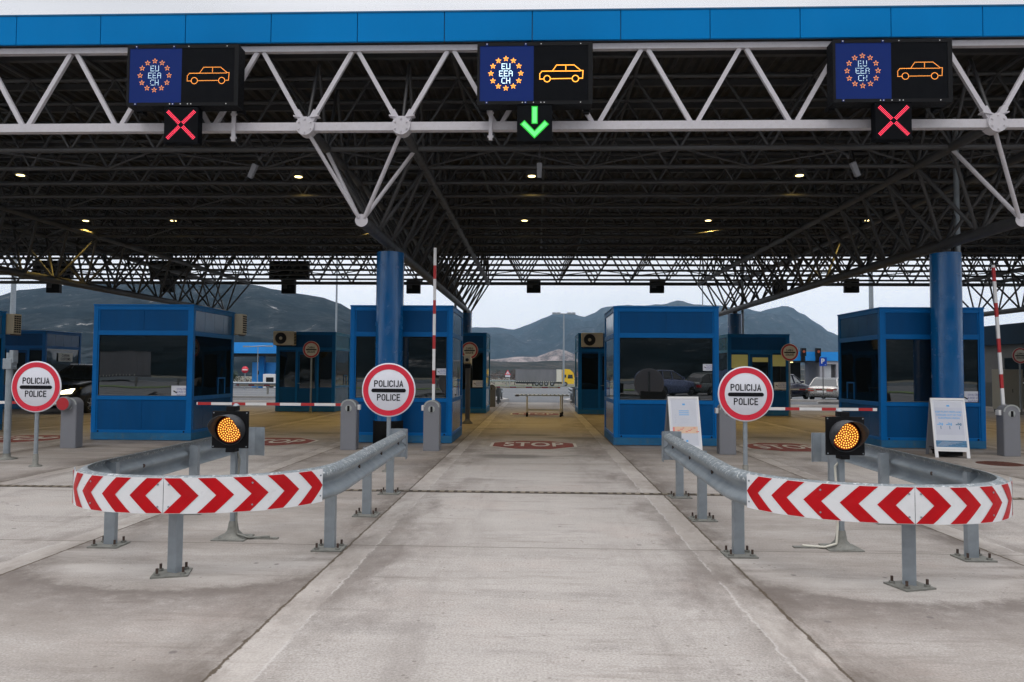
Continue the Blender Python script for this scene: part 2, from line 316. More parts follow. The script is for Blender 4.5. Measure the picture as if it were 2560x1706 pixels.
# ------------------------------------------------------------------ mesh helpers
class MB:
    def __init__(s): s.v = []; s.f = []; s.mi = []; s.sm = []
    def add(s, vs, fs, mi=0, sm=False):
        o = len(s.v); s.v += [tuple(v) for v in vs]
        for f in fs: s.f.append(tuple(i+o for i in f)); s.mi.append(mi); s.sm.append(sm)
        return s
    def box(s, x0, x1, y0, y1, z0, z1, mi=0):
        vs = [(x0, y0, z0), (x1, y0, z0), (x1, y1, z0), (x0, y1, z0), (x0, y0, z1), (x1, y0, z1), (x1, y1, z1), (x0, y1, z1)]
        return s.add(vs, [(0, 3, 2, 1), (4, 5, 6, 7), (0, 1, 5, 4), (1, 2, 6, 5), (2, 3, 7, 6), (3, 0, 4, 7)], mi)
    def bar(s, p, q, w_, h_=None, mi=0, up=(0, 0, 1)):
        p = Vector(p); q = Vector(q); h_ = h_ or w_; d = (q-p).normalized(); u = Vector(up)
        if abs(d.dot(u)) > .98: u = Vector((0, 1, 0))
        a = d.cross(u).normalized(); b = a.cross(d).normalized(); vs = []
        for c in (p, q):
            for i, j in ((-1, -1), (1, -1), (1, 1), (-1, 1)): vs.append(c+a*i*w_/2+b*j*h_/2)
        return s.add(vs, [(0, 1, 2, 3), (7, 6, 5, 4), (0, 4, 5, 1), (1, 5, 6, 2), (2, 6, 7, 3), (3, 7, 4, 0)], mi)
    def tube(s, p, q, r, r2=None, n=10, mi=0, caps=True):
        p = Vector(p); q = Vector(q); r2 = r if r2 is None else r2; d = (q-p).normalized()
        u = Vector((0, 0, 1)) if abs(d.z) < .9 else Vector((1, 0, 0)); a = d.cross(u).normalized(); b = d.cross(a)
        vs = []
        for c, rr in ((p, r), (q, r2)):
            for i in range(n):
                t = 2*PI*i/n; vs.append(c+(a*math.cos(t)+b*math.sin(t))*rr)
        s.add(vs, [(i, (i+1) % n, n+(i+1) % n, n+i) for i in range(n)], mi, True)
        if caps: s.add(vs[:n], [tuple(range(n))[::-1]], mi); s.add(vs[n:], [tuple(range(n))], mi)
        return s
    def path(s, pts, r, n=8, mi=0):
        for a, b in zip(pts, pts[1:]): s.tube(a, b, r, n=n, mi=mi)
        return s
    def prism(s, poly, axis, a, b, mi=0, sm=False):
        # poly: list of 2D points; axis 0,1,2 = extrusion axis; remaining axes in order
        def P(p, t):
            if axis == 0: return (t, p[0], p[1])
            if axis == 1: return (p[0], t, p[1])
            return (p[0], p[1], t)
        n = len(poly); vs = [P(p, a) for p in poly]+[P(p, b) for p in poly]
        s.add(vs, [(i, (i+1) % n, n+(i+1) % n, n+i) for i in range(n)], mi, sm)
        s.add(vs[:n], [tuple(range(n))[::-1]], mi); s.add(vs[n:], [tuple(range(n))], mi)
        return s
    def lathe(s, prof, n=24, mi=0, c=(0, 0, 0), axis=2):
        vs = []
        for r, z in prof:
            for i in range(n):
                t = 2*PI*i/n; x, y = r*math.cos(t), r*math.sin(t)
                v = (x, y, z) if axis == 2 else ((x, z, y) if axis == 1 else (z, x, y))
                vs.append((v[0]+c[0], v[1]+c[1], v[2]+c[2]))
        fs = [(k*n+i, k*n+(i+1) % n, (k+1)*n+(i+1) % n, (k+1)*n+i) for k in range(len(prof)-1) for i in range(n)]
        return s.add(vs, fs, mi, True)
    def build(s, name, mats, parent=None, loc=None, bevel=0):
        me = bpy.data.meshes.new(name); me.from_pydata(s.v, [], s.f)
        if not isinstance(mats, (list, tuple)): mats = [mats]
        for m in mats: me.materials.append(m)
        me.polygons.foreach_set('material_index', s.mi); me.polygons.foreach_set('use_smooth', s.sm)
        me.update()
        o = bpy.data.objects.new(name, me); C.objects.link(o)
        if parent: o.parent = parent
        if loc: o.location = loc
        if bevel:
            b = o.modifiers.new('bevel', 'BEVEL'); b.width = bevel; b.segments = 2; b.limit_method = 'ANGLE'; b.angle_limit = math.radians(50)
        return o

def tag(o, label=None, cat=None, group=None, kind=None):
    if label: o['label'] = label
    if cat: o['category'] = cat
    if group: o['group'] = group
    if kind: o['kind'] = kind
    return o
def thing(name, label, cat, loc=(0, 0, 0), rz=0, group=None):
    o = bpy.data.objects.new(name, None); C.objects.link(o); o.empty_display_size = .2
    o.location = loc; o.rotation_euler = (0, 0, rz)
    return tag(o, label, cat, group)
def copy_tree(o, parent=None):
    c = o.copy(); C.objects.link(c)
    if parent: c.parent = parent
    for ch in list(o.children):
        copy_tree(ch, c)
    return c
def dup(o, loc, rz, label, group=None):
    c = copy_tree(o); c.location = loc; c.rotation_euler = (0, 0, rz); c['label'] = label
    if group: c['group'] = group
    return c

_tcache = {}
def text_geo(txt, size=1.0, bold=0.0, sx=1.0, space=1.0):
    k = (txt, size, bold, sx, space)
    if k in _tcache: return _tcache[k]
    cu = bpy.data.curves.new('t', 'FONT'); cu.body = txt; cu.size = size; cu.offset = bold; cu.align_x = 'CENTER'; cu.align_y = 'CENTER'
    cu.space_character = space; cu.resolution_u = 4; cu.fill_mode = 'FRONT'
    ob = bpy.data.objects.new('t', cu); C.objects.link(ob)
    dg = bpy.context.evaluated_depsgraph_get(); me = bpy.data.meshes.new_from_object(ob.evaluated_get(dg))
    vs = [(v.co.x*sx, v.co.y) for v in me.vertices]; fs = [tuple(p.vertices) for p in me.polygons]
    bpy.data.objects.remove(ob); bpy.data.meshes.remove(me); bpy.data.curves.remove(cu)
    _tcache[k] = (vs, fs); return vs, fs
def put_text(mb, txt, cx, cz, y, size, mi=0, bold=0.0, sx=1.0, space=1.0):
    """flat lettering on an xz face looking towards -Y"""
    vs, fs = text_geo(txt, size, bold, sx, space)
    mb.add([(cx+a, y, cz+b) for a, b in vs], fs, mi); return mb

# narrow road-sign capitals drawn as strokes; unit box: width .56, height 1
def _arc(cx, cy, rx, ry, a, b, n=8): return [(cx+rx*math.cos(math.radians(a+(b-a)*i/n)), cy+ry*math.sin(math.radians(a+(b-a)*i/n))) for i in range(n+1)]
_w = .44
STROKES = {
 'P': [[(0, 0), (0, 1), (.24, 1)]+_arc(.24, .76, .2, .24, 90, -90)+[(0, .52)]],
 'O': [[(0, .25)]+_arc(.22, .25, .22, .25, 180, 360)+_arc(.22, .75, .22, .25, 0, 180)+[(0, .25)]],
 'L': [[(0, 1), (0, 0), (.38, 0)]], 'I': [[(0, 0), (0, 1)]],
 'C': [_arc(.22, .75, .22, .25, 15, 180)+_arc(.22, .25, .22, .25, 180, 345)],
 'J': [[(.34, 1), (.34, .2)]+_arc(.17, .2, .17, .2, 0, -150)], 'A': [[(0, 0), (.22, 1), (.44, 0)], [(.07, .28), (.37, .28)]],
 'E': [[(.38, 0), (0, 0), (0, 1), (.38, 1)], [(0, .52), (.34, .52)]],
 'R': [[(0, 0), (0, 1), (.24, 1)]+_arc(.24, .76, .2, .24, 90, -90)+[(0, .52)], [(.22, .52), (.44, 0)]],
 'N': [[(0, 0), (0, 1), (.42, 0), (.42, 1)]], 'D': [[(0, 0), (0, 1), (.2, 1)]+_arc(.2, .75, .24, .25, 90, 0)+_arc(.2, .25, .24, .25, 0, -90)+[(0, 0)]],
 'U': [[(0, 1), (0, .25)]+_arc(.22, .25, .22, .25, 180, 360)+[(.44, 1)]]}
def stroke_text(mb, txt, cx, cz, y, h, gap=.24, wt=.15, mi=0):
    adv = [max(p[0] for st in STROKES[c] for p in st) for c in txt]
    tot = (sum(adv)+gap*(len(txt)-1))*h; x = cx-tot/2; yy = y
    for c, a_ in zip(txt, adv):
        for st in STROKES[c]:
            r = wt*h/2; n_ = len(st); P = [Vector((x+p[0]*h, cz-h/2+r+p[1]*(h-2*r))) for p in st]; L_, R2_ = [], []
            for i in range(n_):
                d1 = (P[i]-P[i-1]).normalized() if i else (P[1]-P[0]).normalized()
                d2 = (P[i+1]-P[i]).normalized() if i < n_-1 else d1
                if d1.length == 0: d1 = d2
                if d2.length == 0: d2 = d1
                m_ = d1+d2
                if m_.length < 1e-3: m_ = d1
                m_ = m_.normalized(); nn = Vector((-m_.y, m_.x)); k = min(2.2, 1/max(.3, nn.dot(Vector((-d1.y, d1.x)))))
                e0 = -d1*r*.9 if i == 0 else (d2*r*.9 if i == n_-1 else Vector((0, 0)))
                L_.append(P[i]+nn*r*k+e0); R2_.append(P[i]-nn*r*k+e0)
            vs = [(v.x, yy, v.y) for v in L_+R2_]
            mb.add(vs, [(i, i+1, n_+i+1, n_+i) for i in range(n_-1)], mi)
            yy -= .00025
        x += (a_+gap)*h
    return mb

# ------------------------------------------------------------------ the ground
def gz(y):
    if y > 36: return max(-0.0145*(y-36), -0.0145*(170-36))
    return 0.0
def struct(o): o['kind'] = 'structure'; return o
def sheet(name, x0, x1, ys, dz, m, nx=1):
    b = MB(); xs = [x0+(x1-x0)*i/nx for i in range(nx+1)]
    vs = [(x, y, gz(y)+dz) for y in ys for x in xs]; n = nx+1
    b.add(vs, [(j*n+i, j*n+i+1, (j+1)*n+i+1, (j+1)*n+i) for j in range(len(ys)-1) for i in range(nx)])
    return struct(b.build(name, m))
sheet('ground', -2600, 2600, [-2000, -300, -40, -10, 36, 60, 100, 140, 170, 300, 1500, 3050], -.012, M['earth'], 6)
sheet('asphalt_road', -70, 60, [35.8, 60, 100, 140, 169], -.004, M['asphalt'], 4)
sheet('asphalt_yard', -70, 60, [-75, -40, -9], -.004, M['asphalt'], 4)
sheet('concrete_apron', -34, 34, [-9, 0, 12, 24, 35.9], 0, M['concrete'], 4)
sheet('verge', -90, 60, [158, 169], .03, M['grass'], 1)

# drainage channel across the lanes
b = MB(); b.box(-30, 30, 9.235, 9.375, .0, .004, 0)
x = -12.0
while x < 12:
    b.box(x, x+.062, 9.255, 9.355, .004, .009, 1); x += .115 if random.random() > .06 else .19
struct(b.build('drainage_channel', [mat('channel_grime', (.055, .042, .030), .9, var=.5, vs=6), mat('grate_bar', (.20, .17, .13), .8, var=.4, vs=5)]))
# road paint beyond the canopy
b = MB()
def strip(p, q, w_, mi=0):
    p = Vector((p[0], p[1], gz(p[1])+.004)); q = Vector((q[0], q[1], gz(q[1])+.004)); d = (q-p); n_ = Vector((-d.y, d.x, 0)).normalized()*w_/2
    b.add([p-n_, q-n_, q+n_, p+n_], [(0, 1, 2, 3)])
strip((-60, 37.5), (-4.4, 37.5), .15); strip((-60, 44.5), (-14, 42.5), .15)
for k in range(16): strip((-5.2+k*1.6, 62-k*1.3), (-4.3+k*1.6, 61.3-k*1.3), .2)
for k in range(14): strip((-6+k*4, 90), (-4+k*4, 90), .2)
strip((-60, 120), (60, 120), .25); strip((-60, 54), (-16, 50), .15); strip((-60, 66), (-12, 60), .15)
for k in range(8): strip((-50+k*5, 74), (-47+k*5, 74), .15)
struct(b.build('road_marking', M['mark_white']))
b = MB()
for pts in ([(-40, -14), (-6, -15), (8, -22), (40, -23)], [(-40, -26), (-4, -27), (40, -34)]):
    for p, q in zip(pts, pts[1:]): strip(p, q, .2)
for k in range(12): strip((-30+k*5, -19), (-27.6+k*5, -19.2), .18)
struct(b.build('yard_marking', M['mark_white']))
# kerbs beside the lanes where the concrete ends
def kerb(name, pts, w_=.25, h_=.13):
    k = MB()
    for p, q in zip(pts, pts[1:]): k.bar((p[0], p[1], gz(p[1])+h_/2-.01), (q[0], q[1], gz(q[1])+h_/2-.01), w_, h_)
    return struct(k.build(name, mat('pale_kerb_stone', (.42, .40, .38), .8, var=.1)))
kerb('kerb', [(-1.9, 35.6), (-1.6, 38.0), (-2.2, 41.0), (-3.6, 42.2)])
kerb('kerb', [(1.75, 35.6), (1.45, 38.0), (2.1, 41.0), (3.4, 42.2)])
kerb('kerb', [(12.2, 41.0), (14.2, 41.6), (17.5, 40.9), (30, 40.5)], .4)
kerb('kerb', [(14.4, 37.8), (19, 37.2), (30, 36.8)], .3)
kerb('kerb', [(-60, 40.2), (-14, 39.4), (-12.3, 37)], .25)

# STOP boxes painted on the lanes
def stop_box(cx, cy, label, worn=False):
    mb = MB(); W_, L_ = .90, .90
    def octo(a, c, z, mi):
        k = .415; P = [(-a, -c*k), (-a*k, -c), (a*k, -c), (a, -c*k), (a, c*k), (a*k, c), (-a*k, c), (-a, c*k)]
        mb.add([(px, py, z) for px, py in P], [tuple(range(8))], mi)
    octo(W_, L_, .004, 1); octo(W_*.93, L_*.93, .008, 0)
    vs, fs = text_geo('STOP', .62, .012, .82, 1.05)
    mb.add([(a_, b_*1.75, .012) for a_, b_ in vs], fs, 1)
    o = mb.build('stop_marking', [M['mark_red'], M['mark_white']]); o.location = (cx, cy, 0); o['kind'] = 'structure'
    return o
for cx, cy in ((-.07, 15.25), (-5.65, 15.35), (5.2, 15.3), (-11.2, 15.4), (-.05, 26.1), (5.5, 26.1), (-5.7, 26.1), (-17.0, 17.0), (10.9, 26)):
    stop_box(cx, cy, '')
# manhole cover
mb = MB(); mb.lathe([(.0001, .006), (.33, .006), (.36, .003), (.36, 0)], 32)
for i in range(-5, 6):
    l_ = math.sqrt(.30**2-(i*.055)**2); mb.box(-l_, l_, i*.055-.01, i*.055+.01, .006, .010)
tag(mb.build('manhole_cover', M['manhole'], loc=(8.02, 12.9, 0)), 'rusty round manhole cover on the concrete right of the poster board', 'manhole cover')

# ------------------------------------------------------------------ the canopy
FY = [12.0, 13.2, 14.4, 15.6, 16.8, 18.0, 19.2, 20.5, 21.9, 23.4, 24.9, 26.4, 27.9, 29.4, 30.9, 32.4, 33.9]
Y0, Y1, NB = FY[0], FY[-1], len(FY)-1
BX = 1.63
BOOMS = [-14.53, -3.12, 8.29, 19.7]
ZB, ZT = 5.65, 7.0
XL, XR = -3.12-BX*16.5, -3.12+BX*16.5   # chord ends on a bottom node
canopy = thing('border_canopy', 'huge flat steel canopy with blue fascia and white truss front, spanning all lanes', 'canopy', (0, 0, 0))
nodes_b = [-3.12+BX*(k+.5) for k in range(-17, 17)]
nodes_t = [-3.12+BX*k for k in range(-16, 17)]
def fascia(y, s):
    f = MB(); x = XL-1; yf = y
    f.box(XL-1, XR+1, y-.02*0, y+.10*s if s > 0 else y, 7.085, 7.56, 0) if s > 0 else f.box(XL-1, XR+1, y-.10, y, 7.085, 7.56, 0)
    return f
# panels in front of a thin dark backing so the joints read as gaps
def fascia_part(name, yface, inward):
    f = MB(); j = -0.115; step = 1.472
    y_in = yface+.05*inward; y_bk = yface+.16*inward
    lo, hi = min(y_in, y_bk), max(y_in, y_bk)
    f.box(XL-1, XR+1, lo, hi, 7.075, 7.55, 1)
    k = math.floor((XL-1-j)/step)
    while j+k*step < XR+1:
        a = max(XL-1, j+k*step+.007); c = min(XR+1, j+(k+1)*step-.007)
        f.box(a, c, min(yface, y_in), max(yface, y_in), 7.07, 7.56, 0); k += 1
    f.box(XL-1, XR+1, min(yface-.01, yface+.3*inward), max(yface-.01, yface+.3*inward), 7.562, 7.585, 2)
    return f.build(name, [M['blue_fascia'], M['dark_steel'], M['blue_plinth']], canopy)
fascia_part('front_fascia', Y0-.14, 1); fascia_part('rear_fascia', Y1+.14, -1)
# corrugated roof deck, ribs running front to back
d = MB(); x = XL-1; prof = []
while x < XR+1:
    prof += [(x, 7.16), (x+.05, 7.22), (x+.14, 7.22), (x+.19, 7.16)]; x += .25
vs = [(px, Y0, pz) for px, pz in prof]+[(px, Y1, pz) for px, pz in prof]; n = len(prof)
d.add(vs, [(i, i+1, n+i+1, n+i) for i in range(n-1)])
d.box(XL-1, XR+1, Y0, Y1, 7.30, 7.42)
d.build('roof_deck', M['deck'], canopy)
# planar end trusses
def end_truss(name, y, m, plates):
    t = MB(); t.box(XL, XR, y-.065, y+.065, ZB-.07, ZB+.07)
    root = t.build(name, m, canopy)
    c = MB(); c.box(XL, XR, y-.05, y+.05, ZT-.05, ZT+.045); c.build('top_chord', m, root)
    vis = [k for k in range(len(nodes_b)-1) if -13 < nodes_b[k] < 12.5] if plates else []
    rest = MB()
    for k in range(len(nodes_b)-1):
        xb, xt, xb2 = nodes_b[k], nodes_t[k], nodes_b[k+1]
        for (p, q) in (((xb+.055, ZB+.06), (xt-.055, ZT-.05)), ((xb2-.055, ZB+.06), (xt+.055, ZT-.05))):
            if k in vis:
                s = MB(); s.bar((p[0], y, p[1]), (q[0], y, q[1]), .072, .06, up=(0, 1, 0)); s.build('diagonal', m, root)
            else: rest.bar((p[0], y, p[1]), (q[0], y, q[1]), .072, .06, up=(0, 1, 0))
    r = rest.build('diagonal', m, root); r['kind'] = 'stuff'
    if plates:
        for bxx in BOOMS:
            for sx in (-1, 1):
                xx = bxx+sx*BX/2
                if not -13 < xx < 12: continue
                p = MB(); pr = .158; n8 = [(xx+pr*math.cos(2*PI*(i+.5)/16), ZB+pr*math.sin(2*PI*(i+.5)/16)) for i in range(16)]
                p.prism(n8, 1, y-.115, y+.085)
                p.box(xx-.16, xx+.16, y-.078, y+.078, ZB-.072, ZB+.072)
                for i in range(6):
                    t_ = 2*PI*i/6; cx_, cz_ = xx+.112*math.sin(t_), ZB+.112*math.cos(t_)
                    p.tube((cx_, y-.135, cz_), (cx_, y-.11, cz_), .014, n=6)
                for sg in (-1, 1):
                    p.bar((xx+sg*.07, y, ZB+.10), (xx+sg*.17, y, ZB+.28), .10, .09, up=(0, 1, 0))
                    p.bar((xx+sg*.04, y, ZB+.16), (xx+sg*.215, y, ZB+.19), .02, .13, up=(0, 1, 0))
                p.build('node_plate', m, root)
    return root
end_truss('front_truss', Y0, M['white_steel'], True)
end_truss('rear_truss', Y1, M['shaded_steel'], False)
# trusses between them, front to back
for i in range(1, NB):
    y = FY[i]; DY = FY[i+1]-y; t = MB(); rb = .052 if i == 1 else .044
    t.tube((XL, y, ZB), (XR, y, ZB), rb, n=8); t.tube((XL, y, ZT), (XR, y, ZT), .045, n=6)
    for k in range(len(nodes_b)-1):
        t.tube((nodes_b[k], y, ZB), (nodes_t[k], y, ZT), .028, n=5, caps=False)
        t.tube((nodes_b[k+1], y, ZB), (nodes_t[k], y, ZT), .028, n=5, caps=False)
    if i in (1, 4, 7, 13):          # shallow bracing in the plane of the bottom chords
        for k in range(0, len(nodes_b)-2, 2):
            t.tube((nodes_b[k], y, ZB), (nodes_b[k+1], y+DY, ZB), .02, n=5, caps=False)
            t.tube((nodes_b[k+2], y, ZB), (nodes_b[k+1], y+DY, ZB), .02, n=5, caps=False)
    for zz in (0,):                       # purlin under the deck
        t.box(XL, XR, y+DY/2-.04, y+DY/2+.04, 7.04, 7.155)
    t.build('cross_truss', M['shaded_steel'], canopy)
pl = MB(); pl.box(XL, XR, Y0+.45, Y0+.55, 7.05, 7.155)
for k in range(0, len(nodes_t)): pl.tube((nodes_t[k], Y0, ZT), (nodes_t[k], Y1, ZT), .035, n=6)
pl.build('top_grid', M['shaded_steel'], canopy)
# triangular beams running front to back over the columns
ZBOOM = 4.19
ns = 0
for bi, bx in enumerate(BOOMS):
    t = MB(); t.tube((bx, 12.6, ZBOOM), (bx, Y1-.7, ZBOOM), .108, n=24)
    boom = t.build('triangular_beam', M['shaded_steel'], canopy)
    cp = MB(); cp.tube((bx, 12.588, ZBOOM), (bx, 12.6, ZBOOM), .114, n=28); cp.build('end_cap', M['white_steel'], boom)
    rest = MB()
    for sx in (-1, 1):
        c = MB(); c.tube((bx+sx*BX/2, Y0+.08, ZB), (bx+sx*BX/2, Y1-.08, ZB), .085, n=12); c.build('upper_chord', M['shaded_steel'], boom)
        for j in range(NB):
            yb = (FY[j]+FY[j+1])/2
            for yt in (FY[j], FY[j+1]):
                ind = bi in (1, 2) and j < 12 and ns < 96
                s = MB() if ind else rest
                s.tube((bx+sx*.05, yb, ZBOOM+.05), (bx+sx*BX/2, yt, ZB-.04), .036, n=8, caps=False)
                if ind: s.build('strut', M['white_steel'] if j == 0 else M['shaded_steel'], boom); ns += 1
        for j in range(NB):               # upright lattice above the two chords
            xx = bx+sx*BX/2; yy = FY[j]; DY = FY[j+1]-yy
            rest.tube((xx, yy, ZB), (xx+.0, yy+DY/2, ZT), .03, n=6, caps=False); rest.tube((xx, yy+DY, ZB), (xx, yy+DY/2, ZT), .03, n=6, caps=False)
    r = rest.build('strut', M['shaded_steel'], boom); r['kind'] = 'stuff'
# columns
for bx in BOOMS[:3]:
    for cy in (15.0, 30.75):
        c = MB(); c.tube((bx+.03, cy, 0.001), (bx+.03, cy, 4.0), .285, n=40)
        col_ = c.build('column', M['blue_column'], canopy)
        k = MB(); k.tube((bx+.03, cy, 4.0), (bx+.03, cy, 4.10), .10, n=20); k.build('neck', M['shaded_steel'], col_)
        sl = MB(); n_ = 40
        sl.lathe([(.292, .002), (.31, .01), (.31, .50), (.288, .505)], 40, c=(bx+.03, cy, 0)); sl.build('base_sleeve', M['rubber'], col_)
# rain pipes beside the columns
for bx, cy, off in ((8.29, 15.0, .42), (8.29, 30.75, .42), (-3.12, 30.75, -.42)):
    p = MB(); X_ = bx+off
    p.path([(X_, cy+.25, 6.9), (X_, cy+.25, 3.05), (X_-.08*(1 if off > 0 else -1), cy+.25, 2.92), (bx+.2*(1 if off > 0 else -1), cy+.2, 2.92)], .055, 10)
    p.tube((X_, cy+.25, 4.2), (X_, cy+.25, 4.26), .065, n=10); p.tube((X_, cy+.25, 3.3), (X_, cy+.25, 3.36), .065, n=10)
    p.build('rain_pipe', M['galv'], canopy)

# floodlights hanging in the lattice, lit
lampspots = [(-16.8, 16.7), (-11.7, 16.2), (-5.65, 16.4), (0.0, 16.4), (5.6, 16.4), (11.3, 16.4),
             (-13.7, 21.3), (-11.0, 21.3), (-5.2, 21.3), (-.4, 21.3), (5.0, 21.3), (9.6, 21.3), (14.9, 21.3),
             (-11.2, 27.0), (-5.6, 27.0), (-.2, 27.0), (5.5, 27.0), (11.2, 27.0)]
flood0 = None
rows = {16: 'front', 21: 'middle', 27: 'rear'}
for i, (lx, ly) in enumerate(lampspots):
    lx += (.25, -.3, .1, -.15, .3)[i % 5]*(ly < 18 or ly > 24)
    pos = sum(1 for q in lampspots if int(q[1]) == int(ly) and q[0] < lx)
    word = ['first', 'second', 'third', 'fourth', 'fifth', 'sixth', 'seventh'][pos]
    lab = 'lit floodlight under the canopy roof, %s from the left in the %s row' % (word, rows[int(ly)])
    if flood0 is None:
        flood0 = thing('floodlight', lab, 'floodlight', (lx, ly, 6.02), 0, 'floodlights under the canopy roof')
        h = MB(); h.box(-.12, .12, -.10, .10, 0, .10); h.box(-.13, .13, -.11, .11, -.012, .0); h.box(-.012, .012, -.02, .02, .10, .6)
        h.build('casing', M['dark_steel'], flood0)
        g = MB(); g.tube((0, 0, -.022), (0, 0, -.013), .085, n=16); g.build('lens', M['lamp_glow'], flood0)
    else: dup(flood0, (lx, ly, 6.02), 0, lab)
    ld = bpy.data.lights.new('floodlight_beam', 'SPOT'); ld.energy = 500 if ly > 18 else 100; ld.color = (1, .67, .15); ld.spot_size = math.radians(122); ld.spot_blend = .9; ld.shadow_soft_size = .12
    lo = bpy.data.objects.new('floodlight_beam', ld); C.objects.link(lo); lo.location = (lx, ly, 5.985)

# ------------------------------------------------------------------ LED lane signs
FONT57 = {'E': ["11111", "10000", "10000", "11110", "10000", "10000", "11111"], 'U': ["10001"]*6+["11111"],
          'A': ["01110", "10001", "10001", "11111", "10001", "10001", "10001"], 'C': ["01111", "10000", "10000", "10000", "10000", "10000", "01111"],
          'H': ["10001", "10001", "10001", "11111", "10001", "10001", "10001"]}
def dot(mb, x, z, y, r, mi=0):
    mb.add([(x+r*math.cos(t*PI/3), y, z+r*math.sin(t*PI/3)) for t in range(6)], [tuple(range(6))], mi)
def dots_line(mb, pts, y, step, r, mi=0):
    for (a, c), (e, f) in zip(pts, pts[1:]):
        L_ = math.hypot(e-a, f-c); n = max(1, round(L_/step))
        for i in range(n): dot(mb, a+(e-a)*i/n, c+(f-c)*i/n, y, r, mi)
def lane_sign(cx, cz, hot, label):
    t = thing('lane_display_sign', label, 'lane sign', (cx, 11.56, cz), 0, 'lane display signs on the canopy front')
    k = .00114 if not hot else .00116
    h = MB(); W_, H_ = .925, .51
    h.box(-W_, W_, .02, .26, -H_, H_); h.box(-W_-.012, W_+.012, -.012, .02, H_-.055, H_); h.box(-W_-.012, W_+.012, -.012, .02, -H_, -H_+.055)
    h.box(-W_-.012, -W_+.03, -.012, .02, -H_+.055, H_-.055); h.box(W_-.06, W_+.012, -.012, .02, -H_+.055, H_-.055)
    h.box(-W_+.02, -W_+.12, .26, .4, -H_-.03, -H_+.05); h.box(W_-.12, W_-.02, .26, .4, -H_-.03, -H_+.05)
    h.build('housing', M['black'], t)
    bl = MB(); bl.box(-W_+.032, -.02, -.006, .02, -H_+.055, H_-.055)
    for xx in (-.78, -.15):
        bl.box(xx-.02, xx+.02, -.016, -.0121, H_-.058, H_-.012); bl.box(xx-.02, xx+.02, -.016, -.0121, -H_+.012, -H_+.058)
    blp = bl.build('blue_display_panel', M['led_blue'], t)
    bk = MB(); bk.box(-.018, W_-.062, -.006, .02, -H_+.055, H_-.055); bkp = bk.build('black_display_panel', M['led_black'], t)
    bo = MB()
    for xx in (-.78, -.15, .10, .74):
        bo.tube((xx, -.022, H_-.028), (xx, -.016, H_-.028), .009, n=8)
    for xx in (-.78, -.20, -.15, -.02, .10, .155, .74):
        bo.tube((xx, -.022, -H_+.028), (xx, -.016, -H_+.028), .009, n=8)
    bo.build('bolt', M['white'], t)
    # twelve stars
    ym = -.0095; st = MB(); r0 = .0048 if not hot else .0066
    for q in range(12):
        a = 2*PI*q/12; sx_, sz_ = -.47+.243*math.sin(a), .0+.243*math.cos(a)
        R1, R2 = .041, .0165
        pts = [(sx_+(R1 if i % 2 == 0 else R2)*math.sin(PI*i/5), sz_+(R1 if i % 2 == 0 else R2)*math.cos(PI*i/5)) for i in range(11)]
        dots_line(st, pts, ym, .0145, r0)
        if hot: dots_line(st, [(sx_-.015, sz_), (sx_+.016, sz_)], ym, .014, r0); dot(st, sx_, sz_+.02, ym, r0)
    st.build('star_ring', M['led_orange_hot'] if hot else M['led_star'], blp)
    tx = MB(); p = .0130; pz = .0140
    for row, word in enumerate(('EU', 'EEA', 'CH')):
        wd = len(word)*5*p+(len(word)-1)*.95*p
        for ci, ch in enumerate(word):
            for r_, line in enumerate(FONT57[ch]):
                for c_, v in enumerate(line):
                    if v == '1' and (hot or random.random() > .10):
                        dot(tx, -.47-wd/2+p/2+ci*5.95*p+c_*p, .118-row*.118+.042-r_*pz, ym, .0070 if hot else .0054)
    tx.build('lettering', M['led_white_hot'] if hot else M['led_white'], blp)
    car = MB(); S = .00113; ox = .425
    def cv(px, pz): return (ox+(px-1305)*S, -(pz-545)*S)
    stp, rr = .0165, (.0062 if not hot else .0092)
    L_ = [[(1057, 630), (1000, 630), (1000, 555), (1030, 518), (1180, 515), (1240, 428), (1490, 428), (1590, 510), (1618, 510), (1612, 622), (1558, 622)],
          [(1030, 516), (1590, 516)], [(1372, 428), (1372, 512)], [(1153, 627), (1462, 624)]]
    for pl_ in L_: dots_line(car, [cv(*q) for q in pl_], ym, stp, rr)
    for wx in (1105, 1510):
        dots_line(car, [cv(wx+46*math.cos(2*PI*i/22), 626+46*math.sin(2*PI*i/22)) for i in range(23)], ym, .0150, rr)
    car.build('car_symbol', M['led_orange_hot'] if hot else M['led_orange'], bkp)
    return t
lane_sign(-5.875, 6.385, False, 'dim blue and black EU EEA CH lane sign above the left red cross')
lane_sign(-.065, 6.375, True, 'brightly lit EU EEA CH lane sign above the green arrow')
lane_sign(5.635, 6.375, False, 'dim blue and black EU EEA CH lane sign above the right red cross')
